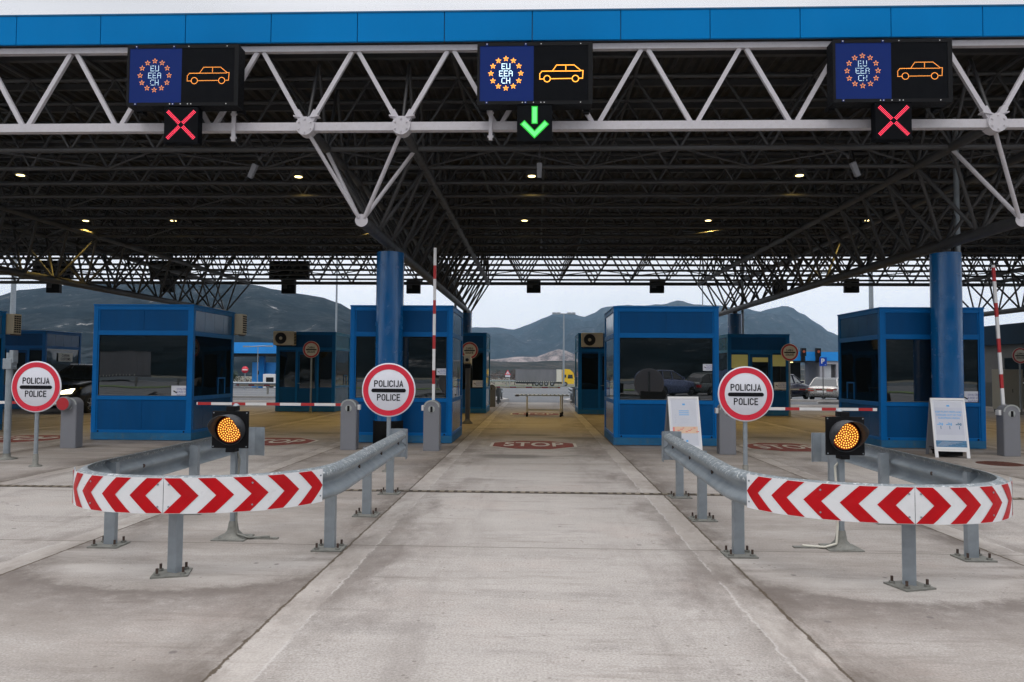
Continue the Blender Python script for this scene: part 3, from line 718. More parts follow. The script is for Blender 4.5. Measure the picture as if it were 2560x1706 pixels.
def signal(cx, cz, cross, label):
    t = thing('lane_signal', label, 'lane signal', (cx, 11.56, cz), 0, 'lane signals under the display signs')
    h = MB(); h.box(-.285, .285, 0, .16, -.30, .30); h.box(-.05, .05, .16, .3, -.05, .3); h.build('housing', M['led_black'], t, bevel=.006)
    s = MB()
    if cross:
        for q in range(4):
            a = PI/4+q*PI/2; dx, dz = math.cos(a), math.sin(a)
            for i in range(13):
                for j in range(4):
                    u = .045+i*.0225; v_ = (j-1.5)*.0155
                    dot(s, dx*u-dz*v_, dz*u+dx*v_, -.003, .0058)
    else:
        g = MB(); g.box(-.050, .050, -.003, -.0025, -.014, .276)
        for sg in (-1, 1): g.add([(0, -.0028, -.256), (0, -.0028, -.121), (sg*.163, -.0028, .049), (sg*.236, -.0028, -.02)], [(0, 1, 2, 3)])
        g.build('arrow_halo', M['led_green_halo'], t)  # wider shape behind the arrow paints the green glow around its LEDs
        s.box(-.033, .033, -.005, -.004, .004, .258)
        for sg in (-1, 1):
            s.add([(0, -.0045, -.228), (0, -.0045, -.146), (sg*.165, -.0045, .024), (sg*.207, -.0045, -.02)], [(0, 1, 2, 3)])
    s.build('red_cross' if cross else 'green_arrow', M['led_red'] if cross else M['led_green'], t)
    return t
signal(-5.885, 5.56, True, 'black lane signal with red cross under the left display sign')
signal(-.065, 5.56, False, 'black lane signal with green downward arrow under the centre display sign')
signal(5.645, 5.57, True, 'black lane signal with red cross under the right display sign')
# slim bracket clamps beside the signals
for k, (cx, lab) in enumerate(((-5.15, 'left'), (-.80, 'centre'))):
    b_ = MB(); b_.box(-.03, .03, 0, .04, -.26, .26); b_.tube((-.05, .02, -.2), (.05, .02, -.2), .02); b_.tube((-.05, .02, .2), (.05, .02, .2), .02)
    tag(b_.build('clamp_bracket', M['white_steel'], loc=(cx, Y0-.12, ZB)), 'slim white clamp bracket on the truss beside the %s lane signal' % lab, 'bracket', 'clamp brackets on the truss')
# cameras hanging below the first cross tube
cam0 = None
for cx, rz, lab in ((-5.15, .5, 'left'), (.02, .0, 'centre'), (5.55, -.5, 'right')):
    lb = 'small pale surveillance camera hanging below the %s lane sign' % lab
    if cam0 is None:
        cam0 = thing('ceiling_camera', lb, 'camera', (cx, 12.75, 5.12), 0, 'surveillance cameras under the canopy')
        a_ = MB(); a_.tube((0, 0, .30), (0, .3, .55), .012); a_.tube((0, 0, .22), (0, 0, .30), .02); a_.build('arm', M['dark_steel'], cam0)
        c_ = MB(); c_.prism([(-.055, -.16), (.055, -.16), (.065, .16), (-.065, .16)], 1, -.05, .05); o_ = c_.build('camera_body', M['housing'], cam0, bevel=.008); o_.rotation_euler = (.25, 0, 0)
        l_ = MB(); l_.tube((0, -.03, -.185), (0, -.03, -.16), .04, n=16); o2 = l_.build('lens', M['black'], o_)
        base_cam = cam0
        cam0.rotation_euler = (0, rz, 0); o_.scale = (.72, .72, .82)
    else:
        q = dup(base_cam, (cx, 12.75, 5.12), 0, lb); q.rotation_euler = (0, rz, 0)
# rear sides of signs on the far truss
small_back = [(-23.4, 5.5, 'far left'), (-17.8, 5.55, 'second from the left'), (-11.9, 5.5, 'below the large sign back'), (-5.9, 5.52, 'behind the blue column'),
              (-.19, 5.57, 'in the open sky over the centre lane'), (5.6, 5.58, 'over the booth right of centre'), (11.3, 5.55, 'left of the right column, nearer to centre'), (14.6, 5.62, 'just left of the right column')]
sb0 = None
for x_, z_, lab in small_back:
    lb = 'black back of a lane signal, %s' % lab
    if sb0 is None:
        sb0 = thing('rear_signal_box', lb, 'lane signal', (x_, 34.1, z_), 0, 'backs of lane signals on the far truss')
        h = MB(); h.box(-.33, .33, -.1, .1, -.33, .33); h.build('casing', M['black'], sb0, bevel=.01)
        g = MB(); g.box(-.25, -.05, -.13, -.1, -.1, .15); g.box(-.3, .3, -.13, -.1, .2, .26); g.build('bracket', M['dark_steel'], sb0)
    else: dup(sb0, (x_, 34.1, z_), 0, lb)
for x_, lab in ((-23.5, 'leftmost'), (-17.7, 'middle'), (-11.9, 'rightmost')):
    h = MB(); h.box(-.95, .95, -.12, .12, -.42, .42); h.box(-.8, .8, -.16, -.12, .1, .16); h.box(-.8, .8, -.16, -.12, -.2, -.14)
    tag(h.build('rear_sign_board', M['black'], loc=(x_, 34.15, 6.32)), 'large black back of a lane sign on the far truss, %s' % lab, 'lane sign', 'backs of lane signs on the far truss')

# ------------------------------------------------------------------ control booths
def notice(parent, cx, cz, w_, h_, y, big=True):
    n_ = MB(); n_.box(cx-w_/2, cx+w_/2, y-.006, y, cz-h_/2, cz+h_/2, 0)
    n_.prism([(cx-w_*.40, cz+h_*.06), (cx-w_*.36, cz+h_*.13), (cx-w_*.18, cz-h_*.03), (cx-w_*.22, cz-h_*.10)], 1, y-.009, y-.0065, 1)
    for i, t_ in enumerate(('OVAJ OBJEKT', 'JE POD VIDEO', 'NADZOROM')):
        put_text(n_, t_, cx+w_*.16, cz+h_*(.24-.24*i), y-.0075, h_*.21, 2, .0, .86 if big else .8)
    return n_.build('notice_sticker', [M['sign_white'], M['text'], M['text_blue']], parent)

def booth(loc, label, front='window', W=2.2, D=2.1, H=2.9, stick=None, lit=False):
    t = thing('control_booth', label, 'booth', loc, 0, None)
    hw = W/2
    p = MB()    # recessed wall panels (front y=0, back y=D)
    # plinth
    q = MB(); q.box(-hw, hw, 0, D, .012, .165); q.build('plinth', M['blue_plinth'], t)
    # corner posts and rails
    f = MB(); pw = .10
    for x0 in (-hw, hw-pw):
        for y0 in (-.006, D-pw+.006): f.box(x0, x0+pw, y0, y0+pw, .165, H-.002)
    for x0 in (-hw+pw+.004, hw-pw-.03):    # second slim profile beside the posts
        for y0 in (.006, D-.036): f.box(x0, x0+.026, y0, y0+.03, .168, H-.08)
    rails = [(.165, .225), (.87, .955), (2.265, 2.365), (2.815, H-.002)]
    for z0, z1 in rails:
        if front == 'window' or z0 in (.165, 2.265, 2.815): f.box(-hw+pw, hw-pw, 0, .05, z0, z1)
        f.box(-hw+pw, hw-pw, D-.05, D, z0, z1)
        for x0 in (-hw, hw-.05): f.box(x0, x0+.05, pw, D-pw, z0, z1)
    f.build('frame', M['blue_frame'], t, bevel=.006)
    # panels low and high
    def notched(a_, b_, o0, o1, n_, axis):       # a sheet with fine grooves, one piece
        pts = [(a_, o0)]
        for k in range(1, n_):
            g_ = a_+(b_-a_)*k/n_; e_ = (o1-o0)*.3; pts += [(g_-.004, o0), (g_-.004, o0+e_), (g_+.004, o0+e_), (g_+.004, o0)]
        pts += [(b_, o0), (b_, o1), (a_, o1)]
        return pts if axis == 0 else [(q_, p_) for p_, q_ in pts]
    for zz0, zz1, nm in ((.225, .87, 'lower_panel'), (2.365, 2.815, 'upper_panel')):
        if not (front == 'door' and zz0 < 1):
            p = MB(); p.prism(notched(-hw+pw, hw-pw, .018, .05, 2, 0), 2, zz0, zz1); p.build(nm, M['blue_panel'], t)
        p = MB(); p.prism(notched(-hw+pw, hw-pw, D-.018, D-.05, 2, 0), 2, zz0, zz1); p.build(nm, M['blue_panel'], t)
        for o0, o1 in ((-hw+.018, -hw+.05), (hw-.018, hw-.05)):
            s_ = MB(); s_.prism(notched(pw, D-pw, o0, o1, 4, 1), 2, zz0, zz1); s_.build('side_'+nm, M['blue_gloss'], t)
    # roof
    r = MB(); r.box(-hw-.01, hw+.01, -.016, D+.016, H, H+.035); r.build('roof', M['blue_frame'], t, bevel=.008)
    # windows, each in a black seal
    if front == 'window':
        sl_ = MB(); xa, xb = -hw+pw+.026, hw-pw-.026
        for q_ in ((xa, xb, .955, .966), (xa, xb, 2.253, 2.265), (xa, xa+.011, .966, 2.253), (xb-.011, xb, .966, 2.253)): sl_.box(q_[0], q_[1], .008, .020, q_[2], q_[3])
        sl_.build('window_seal', M['rubber'], t)
        g = MB(); g.box(-hw+pw+.031, hw-pw-.031, .022, .034, .955, 2.265); wn = g.build('window', M['glass'], t)
        tr = MB(); tr.box(-hw+pw+.031, hw-pw-.031, .012, .03, .955, .972); tr.build('window_trim', M['galv'], wn)
    else:
        # door with a window each side
        a0, a1 = -.30, .42
        for x0, x1, nm in ((-hw+pw+.031, a0-.07, 'window'), (a1+.07, hw-pw-.031, 'window')):
            g = MB(); g.box(x0, x1, .024, .036, .90, 2.20); wn = g.build(nm, M['glass_side'], t)
            if lit: bl = MB(); bl.box(x0+.01, x1-.01, .015, .021, 1.78 if x0 > 0 else 1.70, 2.19); bl.build('blind', M['blind'], wn)
            lo_ = MB(); lo_.box(x0, x1, .018, .05, .17, .90); lo_.build('lower_panel', M['blue_panel'], t)
            lo_ = MB(); lo_.box(x0, x1, .018, .05, 2.20, 2.27); lo_.build('window_header', M['blue_panel'], t)
        fr = MB(); fr.box(a0-.07, a0, -.004, .05, .168, 2.27); fr.box(a1, a1+.07, -.004, .05, .168, 2.27); fr.box(a0, a1, -.004, .05, 2.20, 2.27)
        d_ = MB(); d_.box(a0+.004, a1-.004, .012, .045, .175, .86); d_.box(a0+.004, a0+.075, .012, .045, .86, 2.19); d_.box(a1-.075, a1-.004, .012, .045, .86, 2.19); d_.box(a0+.075, a1-.075, .012, .045, 2.10, 2.19)
        dr = d_.build('door', M['blue_panel'], t)
        fr.build('door_frame', M['blue_frame'], dr)
        g = MB(); g.box(a0+.075, a1-.075, .020, .030, .86, 2.10); g.build('door_pane', M['glass_side'], dr)
        hd = MB(); hd.box(a0+.02, a0+.12, -.03, -.012, 1.03, 1.05); hd.box(a0+.02, a0+.045, -.03, .012, 1.03, 1.05); hd.build('handle', M['galv'], dr)
        if lit: bl = MB(); bl.box(a0+.085, a1-.085, .011, .018, 1.93, 2.09); bl.build('blind', M['blind'], dr)
    g = MB(); g.box(-hw+pw, hw-pw, D-.036, D-.024, .955, 2.265); g.build('window', M['glass_side'], t)
    for sg in (-1, 1):
        x_ = sg*(hw-.028)
        g = MB(); g.box(x_-.006, x_+.006, pw+.002, D-pw-.002, .955, 2.265); wn = g.build('window', M['glass_side'], t)
        tr = MB(); xo = sg*(hw-.012)
        for (y0, y1, z0, z1) in ((D*.60, D*.60+.03, .97, 1.32), (D*.60+.36, D*.60+.39, .97, 1.32), (D*.60, D*.60+.39, 1.32, 1.35)): tr.box(min(xo, xo+sg*.012), max(xo, xo+sg*.012), y0, y1, z0, z1)
        tr.build('service_hatch', M['blue_frame'], wn)
    if stick:
        for s_ in stick: notice(t, *s_)
    ft = MB()
    for x_ in (-hw+.16, hw-.16): ft.tube((x_, -.012, .195), (x_, .0, .195), .018, n=10)
    ft.build('drain_plug', M['black'], t)
    return t
YB = 15.33
booth((-8.51, YB, 0), 'blue glazed booth at left beyond the left guardrail', stick=[(.84, 1.045, .40, .27, .0215)])
booth((-2.90, YB, 0), 'blue glazed booth directly behind the left blue column', stick=[(.86, 1.52, .20, .14, .0215, False)])
booth((2.71, YB, 0), 'blue glazed booth just right of the centre lane, behind the poster board', stick=[(.87, 1.65, .20, .14, .0215, False)])
booth((8.20, YB, 0), 'blue glazed booth behind the right blue column', W=2.13, stick=[(.80, 1.05, .44, .28, .0215)])
booth((-14.25, YB, 0), 'dark blue booth cut off by the left edge, with cooling unit on its back')
YF = 26.3
booth((-8.5, YF, 0), 'far blue booth with central door, left of centre, cooling unit at its top left corner', 'door', stick=[(.86, 1.12, .36, .22, .0235, False)][:0])
booth((-2.95, YF, 0), 'far dark booth half hidden behind the booth at the left column', 'door', H=2.9, stick=[(.80, 1.07, .40, .25, .0235)])
booth((2.58, YF, 0), 'far dark booth with door, left of the booth right of centre', 'door')
booth((7.95, YF, 0), 'far booth with yellow lit blinds, right of centre', 'door', lit=True, stick=[(.76, 1.08, .42, .26, .0135)])
booth((-19.4, YF, 0), 'far dark booth behind the leftmost police sign', 'door')
cn = MB(); cn.box(-.004, .004, -.42, .42, -.16, .16, 0)
vs, fs = text_geo('CARINA\nCUSTOMS', .14, .002, .9)
cn.add([(.008, a_, b_) for a_, b_ in vs], fs, 1)
tag(cn.build('customs_plate', [M['sign_cream'], M['text']], loc=(-18.29, YF+1.15, 1.95)), 'cream plate reading CARINA CUSTOMS on the side of the leftmost far booth', 'sign')

# cooling units on the booths
def ac(loc, rz, label, louver=False):
    t = thing('cooling_unit', label, 'cooling unit', loc, rz, 'cooling units on the booths')
    c = MB(); c.box(-.38, .38, -.14, .14, 0, .50); c.build('casing', M['beige'], t, bevel=.015)
    f = MB(); f.lathe([(.0001, -.150), (.20, -.150), (.21, -.142)], 32, c=(-.10, 0, .25), axis=1); fan = f.build('fan_grille', M['black'], t)
    h = MB(); h.lathe([(.0001, -.160), (.055, -.160), (.06, -.151)], 20, c=(-.10, 0, .25), axis=1)
    h.build('fan_hub', M['beige'], fan)
    rg = MB()
    for rr in (.09, .13, .17, .2): rg.lathe([(rr-.004, -.1515), (rr-.002, -.1555), (rr+.002, -.1555), (rr+.004, -.1515)], 32, c=(-.10, 0, .25), axis=1)
    rg.build('guard_ring', M['dark_steel'], fan)
    lv = MB()
    for i in range(3):
        for j in range(8): lv.box(.381, .386, -.11+i*.078, -.05+i*.078, .04+j*.055, .075+j*.055)
    lv.build('side_louvre', M['black'], t)
    br = MB(); br.box(-.3, -.27, -.1, .25, -.03, -.001); br.box(.27, .3, -.1, .25, -.03, -.001); br.build('bracket', M['dark_steel'], t)
    return t
ac((-9.22, YF-.20, 2.43), 0, 'beige cooling unit on the far left booth with the central door')
ac((1.97, YF-.20, 2.43), 0, 'beige cooling unit on the far booth left of the right centre booth')
ac((-7.62, YB+2.30, 2.40), 0, 'cooling unit on the back corner of the booth left of centre')
ac((-13.38, YB+2.30, 2.38), 0, 'cooling unit on the back corner of the booth at the left edge')

# ------------------------------------------------------------------ barriers
def stripe_arm(parent, L_, vertical, sg=1, r=.027, phase=.0, tilt=0):
    """arm as part with alternating bands; bands are pattern in its material slots"""
    a = MB(); pos = 0; red = phase > 0; seg = phase if phase > 0 else .36
    while pos < L_-1e-4:
        e = min(L_, pos+seg)
        if vertical: a.box(-r, r, -.018, .018, pos, e, 1 if red else 0)
        else: a.box(*(sorted((sg*pos, sg*e))), -.018, .018, -r, r, 1 if red else 0)
        red = not red; pos = e; seg = .27 if red else .42
    return a.build('barrier_arm', [M['white'], M['red_arm']], parent)
def barrier(loc, label, arm=None, L_=3.0, rz=0, tilt=0, side_box=-1, phase=.2, disc=False):
    t = thing('lane_barrier', label, 'barrier', loc, rz, 'lane barriers')
    w_ = .155; h_ = .84
    P = [(-w_, .0), (w_, .0), (w_, h_)]+[(w_*math.cos(PI*i/14), h_+w_*.86*math.sin(PI*i/14)) for i in range(1, 14)]+[(-w_, h_)]
    P2 = [(x_*.93, z_*.985+.006) for x_, z_ in P]
    b_ = MB(); b_.prism(P, 1, .0, .21); hb = b_.build('cabinet', M['housing'], t, bevel=.01)
    tr = MB(); tr.prism(P2, 1, -.008, -.0005); tr.build('cabinet_door', M['housing'], hb)
    tm = MB()
    for i in range(14):
        a0, a1 = PI*i/14, PI*(i+1)/14
        q = [(.157*math.cos(a0), h_+.137*math.sin(a0)), (.157*math.cos(a1), h_+.137*math.sin(a1)), (.128*math.cos(a1), h_+.110*math.sin(a1)), (.128*math.cos(a0), h_+.110*math.sin(a0))]
        tm.prism(q, 1, -.016, -.0085)
    tm.build('top_trim', M['housing_trim'], hb)
    k = MB(); k.lathe([(.0001, -.014), (.06, -.014), (.066, -.009)], 24, c=(0, 0, .80), axis=1); kk = k.build('key_plate', M['housing_trim'], hb)
    k = MB(); k.box(-.022, .022, -.022, -.0145, .745, .855); k.build('key_slot', M['black'], kk)
    if disc:
        dk = MB(); dk.lathe([(.120, -.10), (.135, -.095), (.135, -.0)], 28, c=(-.06, 0, .86), axis=1, mi=0); dh = dk.build('disc_housing', M['housing'], t)
        dk = MB(); dk.tube((-.06, -.106, .86), (-.06, -.09, .86), .119, n=32); dk.build('red_disc', M['sign_darkred'], dh)
    else:
        sb = MB(); sb.box(*(sorted((side_box*.156, side_box*.205))), .05, .16, .77, .87); s_ = sb.build('arm_clamp', M['white'], t, bevel=.006)
    if arm:
        ae = bpy.data.objects.new('arm_pivot', None)
        o = stripe_arm(t, L_, arm == 'up', -1 if arm == 'left' else 1, phase=phase)
        if arm == 'up': o.location = (side_box*.0, .24, .92); o.rotation_euler = (0, tilt, 0)
        else: o.location = ((.10 if arm == 'right' else -.10), .24, .86)
        bpy.data.objects.remove(ae)
    return t
barrier((-3.65, 13.95, 0), 'grey lane barrier with lowered striped arm reaching left from beside the left column', 'left', 3.0, side_box=1, phase=.22)
barrier((-2.03, 13.92, 0), 'grey lane barrier with raised striped arm beside the centre lane', 'up', 3.05, side_box=-1, phase=0)
barrier((3.60, 13.85, 0), 'grey lane barrier with lowered striped arm behind the right police sign', 'right', 2.78, side_box=-1, phase=0)
barrier((8.97, 14.05, 0), 'grey lane barrier with leaning raised arm at the right edge', 'up', 2.75, side_box=-1, tilt=-.05, phase=0)
barrier((-9.04, 13.72, 0), 'grey lane barrier with round red disc, left of the left booth', 'left', 3.0, side_box=1, disc=True, phase=0)
# barriers at the far end of the canopy
barrier((-1.95, 31.2, -.02), 'far lane barrier with lowered arm across the centre lane', 'right', 2.85, side_box=1, phase=.25)
barrier((-9.7, 31.4, -.02), 'far lane barrier with lowered arm across the lane left of the far left booth', 'left', 3.5, side_box=1, phase=.2)
barrier((9.7, 31.2, -.02), 'far lane barrier with lowered arm in front of the parked cars', 'right', 3.0, side_box=1, phase=.3)

# ------------------------------------------------------------------ round signs on poles
def round_sign(loc, label, cat_, zc, R1, top, bottom, m_white, m_red, pole_r=.028, font=.155, z_base=.0, group=None):
    t = thing(cat_, label, 'road sign', loc, 0, group)
    p = MB(); p.tube((0, .035, .0), (0, .035, zc+R1*.8), pole_r, n=14); pl_ = p.build('pole', M['galv'], t)
    q = MB(); q.lathe([(.095, .002), (.09, .018), (pole_r+.012, .03), (pole_r+.008, .19), (pole_r, .2)], 16, c=(0, .035, 0)); q.build('pole_foot', M['galv_dark'], pl_)
    d_ = MB(); d_.lathe([(.0001, .0), (R1-.006, .0), (R1, .004), (R1, .014), (R1-.006, .018), (.0001, .018)], 64, c=(0, -.01, zc), axis=1)
    disc = d_.build('sign_plate', m_white, t)
    rg = MB(); N = 72; ro, ri = R1*.955, R1*.76
    vs_ = [(r_*math.cos(2*PI*i/N), -.0125, zc+r_*math.sin(2*PI*i/N)) for r_ in (ro, ri) for i in range(N)]
    rg.add(vs_, [(i, (i+1) % N, N+(i+1) % N, N+i) for i in range(N)]); rg.build('red_ring', m_red, disc)
    br = MB(); bw, bh = R1*.645, R1*.07
    pts = [(bw-bh+bh*math.cos(-PI/2+PI*i/8), zc-.02*R1+bh*math.sin(-PI/2+PI*i/8)) for i in range(9)]+[(-bw+bh+bh*math.cos(PI/2+PI*i/8), zc-.02*R1+bh*math.sin(PI/2+PI*i/8)) for i in range(9)]
    br.prism(pts, 1, -.0155, -.0125); br.build('black_bar', M['text'], disc)
    lt = MB(); stroke_text(lt, top, 0, zc+R1*.235, -.0135, font, .26 if len(top) > 6 else .18); stroke_text(lt, bottom, 0, zc-R1*.275, -.0135, font, .26 if len(top) > 6 else .18)
    lt.build('lettering', M['text'], disc)
    return t
G1 = 'police stop signs before the booths'
round_sign((-7.86, 11.12, 0), 'round red ringed POLICIJA POLICE sign at the left edge', 'police_sign', 1.25, .402, 'POLICIJA', 'POLICE', M['sign_white'], M['sign_red'], .030, .098, group=G1)
round_sign((-2.27, 11.03, 0), 'round red ringed POLICIJA POLICE sign in front of the left blue column', 'police_sign', 1.245, .412, 'POLICIJA', 'POLICE', M['sign_white'], M['sign_red'], .032, .101, group=G1)
round_sign((3.06, 10.76, 0), 'round red ringed POLICIJA POLICE sign right of the poster board', 'police_sign', 1.235, .405, 'POLICIJA', 'POLICE', M['sign_white'], M['sign_red'], .032, .100, group=G1)
G2 = 'customs signs beyond the police booths'
for loc, lab in (((-8.14, 25.8, 0), 'in front of the far left booth'), ((-2.42, 25.8, 0), 'beside the booth at the left column'), ((8.88, 25.8, 0), 'by the yellow lit booth'), ((18.5, 28.4, 0), 'at the right edge')):
    round_sign(loc, 'small round CARINA DOUANE sign %s' % lab, 'customs_sign', 2.27, .305, 'CARINA', 'DOUANE', M['sign_cream'], M['sign_darkred'], .03, .080, group=G2)

# galvanised mast with bracket, far left, and camera post by the centre lane
t = thing('galvanised_post', 'tall galvanised post with clamp head at the left edge', 'post', (-8.96, 12.0, 0))
p = MB(); p.tube((0, 0, .02), (0, 0, 1.8), .052, n=18); p.build('pole', M['galv'], t)
p = MB(); p.lathe([(.16, .0), (.16, .015), (.06, .04), (.056, .10)], 20); p.build('base_flange', M['galv_dark'], t)
p = MB(); p.box(-.075, .075, -.07, .07, 1.52, 1.70); p.box(.03, .10, -.06, .06, 1.62, 1.84); p.tube((-.10, 0, 1.56), (.11, 0, 1.56), .014); p.tube((-.10, 0, 1.65), (.11, 0, 1.65), .014); p.build('clamp_head', M['galv'], t, bevel=.006)
t = thing('camera_post', 'dark camera post with hooded camera beside the centre lane', 'camera post', (-2.03, 21.15, 0))
p = MB(); p.tube((0, 0, .02), (0, 0, 1.70), .068, n=16); p.build('pole', M['dark_steel'], t)
p = MB(); p.lathe([(.16, .0), (.15, .03), (.08, .10), (.07, .14)], 20); p.build('base_flange', M['dark_steel'], t)
p = MB(); p.prism([(-.25, 1.78), (.16, 1.70), (.16, 1.90), (-.25, 2.0)], 0, -.10, .10); cb = p.build('camera_body', M['beige'], t, bevel=.01)
p = MB(); p.tube((0, -.27, 1.86), (0, -.2, 1.86), .05, n=16); p.box(-.09, .09, -.12, .12, 1.62, 1.74); p.build('camera_mount', M['black'], cb)

# ------------------------------------------------------------------ guardrails with chevron panels
def guard_path():
    ai, ao, bb, n_ = 1.06, .93, .97, 2.35; cy = 6.25; pts = []      # lane side leg, outer leg
    for i in range(14): pts.append((ai-.07*(1-i/14), 9.42-(9.42-cy)*i/14))
    for i in range(0, 49):
        tt = PI*i/48
        a = ai if tt < PI/2 else ao; pts.append((a*(abs(math.cos(tt))**(2/n_))*(1 if math.cos(tt) >= 0 else -1), cy-bb*(abs(math.sin(tt))**(2/n_))))
    for i in range(1, 15): pts.append((-ao-.09*i/14, cy+(9.42-cy)*i/14))
    # resample evenly
    out_ = [pts[0]]; acc = 0; step = .05
    for p_, q_ in zip(pts, pts[1:]):
        L_ = math.hypot(q_[0]-p_[0], q_[1]-p_[1]); s_ = step-acc
        while s_ <= L_:
            out_.append((p_[0]+(q_[0]-p_[0])*s_/L_, p_[1]+(q_[1]-p_[1])*s_/L_)); s_ += step
        acc = (acc+L_) % step if L_ > 0 else acc
    return out_
GP0 = guard_path()
def outn(path):
    ns_ = []
    for i in range(len(path)):
        a_ = path[max(0, i-1)]; b_ = path[min(len(path)-1, i+1)]; dx, dy = b_[0]-a_[0], b_[1]-a_[1]; l_ = math.hypot(dx, dy)
        ns_.append((-dy/l_*-1, dx/l_*-1))
    return ns_
GN0 = outn(GP0)
# make sure normals point outwards
if GN0[3][0] < 0: GN0 = [(-x_, -y_) for x_, y_ in GN0]
def galv_rail_mat():
    a = NT('speckled_galvanised_rail')
    g = a.noise(42, 6, .75); z = a.n('ShaderNodeSeparateXYZ'); a.l(a.co(), z.inputs[0])
    topm = a.rng(z.outputs[2], .685, .72)
    c = a.mix(a.rng(a.noise(5, 6, .6), .3, .7), (.20, .235, .26), (.31, .345, .37))
    c = a.mix(a.math('MULTIPLY', topm, a.rng(g, .40, .60)), c, (.16, .18, .185))
    c = a.mix(a.math('MULTIPLY', topm, a.rng(a.noise(30, 4, .7), .55, .66)), c, (.62, .64, .64))
    a.col(c); a.b.inputs['Metallic'].default_value = .25; a.b.inputs['Roughness'].default_value = .5
    a.bump(g, .12, .004)
    return a.m
M['rail'] = galv_rail_mat()
def guard(cx, label, joint_off, mirror=False):
    GP, GN = (GP0, GN0) if not mirror else ([(-x_, y_) for x_, y_ in reversed(GP0)], [(-x_, y_) for x_, y_ in reversed(GN0)])
    mm = -1 if mirror else 1
    t = thing('chevron_guardrail', label, 'guardrail', (cx, 0, 0), 0, 'curved guardrails with chevron boards')
    prof = [(0, .135), (.012, .133), (.05, .120), (.075, .104), (.083, .087), (.080, .070), (.065, .052), (.025, .020), (.012, 0), (.025, -.020), (.065, -.052), (.080, -.070), (.083, -.087), (.075, -.104), (.05, -.120), (.012, -.133), (0, -.135)]
    zc = .625; r = MB(); np_ = len(prof); vs_ = []
    for (px, py), (nx_, ny_) in zip(GP, GN):
        for o_, z_ in prof: vs_.append((px+nx_*o_, py+ny_*o_, zc+z_))
    fs_ = [(i*np_+j, i*np_+j+1, (i+1)*np_+j+1, (i+1)*np_+j) for i in range(len(GP)-1) for j in range(np_-1)]
    r.add(vs_, fs_, 0, True)
    rail = r.build('rail', M['rail'], t)
    sol = rail.modifiers.new('thickness', 'SOLIDIFY'); sol.thickness = .004; sol.offset = -1
    # slotted bolts on the rail
    bo = MB()
    for i in list(range(6, len(GP), 22)):
        (px, py), (nx_, ny_) = GP[i], GN[i]
        bo.tube((px+nx_*.012, py+ny_*.012, zc), (px+nx_*.034, py+ny_*.034, zc), .018, n=8)
    bo.build('rail_bolt', M['rust'], rail)
    # curled end pieces
    for sg in (1, -1):
        e = MB(); ex = sg*(.99 if sg*mm > 0 else 1.02); pts = []
        P_ = [(ex+sg*.088, 9.36), (ex+sg*.092, 9.46), (ex+sg*.06, 9.56), (ex-sg*.02, 9.60), (ex-sg*.14, 9.57), (ex-sg*.17, 9.54)]
        vv = []
        for px, py in P_: vv += [(px, py, .40), (px, py, .46), (px, py, .73), (px, py, .775)]
        e.add(vv, [(i*4+j, (i+1)*4+j, (i+1)*4+j+1, i*4+j+1) for i in range(len(P_)-1) for j in range(3)], 0, False)
        o = e.build('end_piece', M['galv'], t); s2 = o.modifiers.new('thickness', 'SOLIDIFY'); s2.thickness = .006
    # posts
    for px, py, rot in ((.98, 6.27, 0), (.955, 7.73, 0), (.925, 9.1, 0), (0, 5.47, PI/2+.0), (-.965, 6.27, 0), (-.93, 7.73, 0), (-.95, 9.1, 0)):
        px *= mm; pe = MB(); h = .72
        # C-section post, open side turned from the rail
        pe.box(-.045, .045, -.005, .0, .012, h); pe.box(-.045, -.040, 0, .055, .012, h); pe.box(.040, .045, 0, .055, .012, h)
        pe.box(-.04, -.025, .051, .055, .012, h); pe.box(.025, .04, .051, .055, .012, h)
        inward = -1 if px > .5 else (1 if px < -.5 else 0)
        po = pe.build('post', M['galv'], t)
        po.location = (px, py, 0); po.rotation_euler = (0, 0, .06*random.uniform(-1, 1))
        if inward == 0: po.rotation_euler = (0, 0, -.42); po.location = (px+.02, py-.03, 0)
        bp = MB(); bp.box(-.13, .13, -.11, .11, .0, .012); 
        for bx_, by_ in ((-.09, -.07), (.09, -.07), (-.09, .07), (.09, .07)):
            bp.tube((bx_, by_, .012), (bx_, by_, .028), .022, n=6, mi=0); bp.tube((bx_, by_, .028), (bx_, by_, .065), .010, n=8, mi=1)
        o = bp.build('base_plate', [M['galv_dark'], M['rust']], po); o.rotation_euler = (0, 0, -po.rotation_euler[2]+(.3 if py < 6 else .04*random.random()))
        if abs(px) < .5: sp_ = MB(); sp_.box(px-.045, px+.045, py-.19, py-.03, .50, .68); sp_.build('spacer', M['galv'], t)
    # chevron boards: arc-length coordinates along the outer face
    off = .094
    outer = [(p_[0]+n_[0]*off, p_[1]+n_[1]*off) for p_, n_ in zip(GP, GN)]
    S = [0]
    for p_, q_ in zip(outer, outer[1:]): S.append(S[-1]+math.hypot(q_[0]-p_[0], q_[1]-p_[1]))
    # path runs from +x leg to -x leg; find arc length at x = joint_off on the front
    s0 = None
    for i in range(len(outer)-1):
        if outer[i][1] < 6 and outer[i][0] >= joint_off >= outer[i+1][0]:
            f_ = (outer[i][0]-joint_off)/(outer[i][0]-outer[i+1][0]); s0 = S[i]+f_*(S[i+1]-S[i]); break
    def at(u, z, lift=0):       # u positive to the right (+x)
        s = s0-u
        for i in range(len(S)-1):
            if S[i] <= s <= S[i+1]:
                f_ = (s-S[i])/(S[i+1]-S[i]); x_ = outer[i][0]+(outer[i+1][0]-outer[i][0])*f_; y_ = outer[i][1]+(outer[i+1][1]-outer[i][1])*f_
                nx_ = GN[i][0]+(GN[i+1][0]-GN[i][0])*f_; ny_ = GN[i][1]+(GN[i+1][1]-GN[i][1])*f_
                return (x_+nx_*lift, y_+ny_*lift, z)
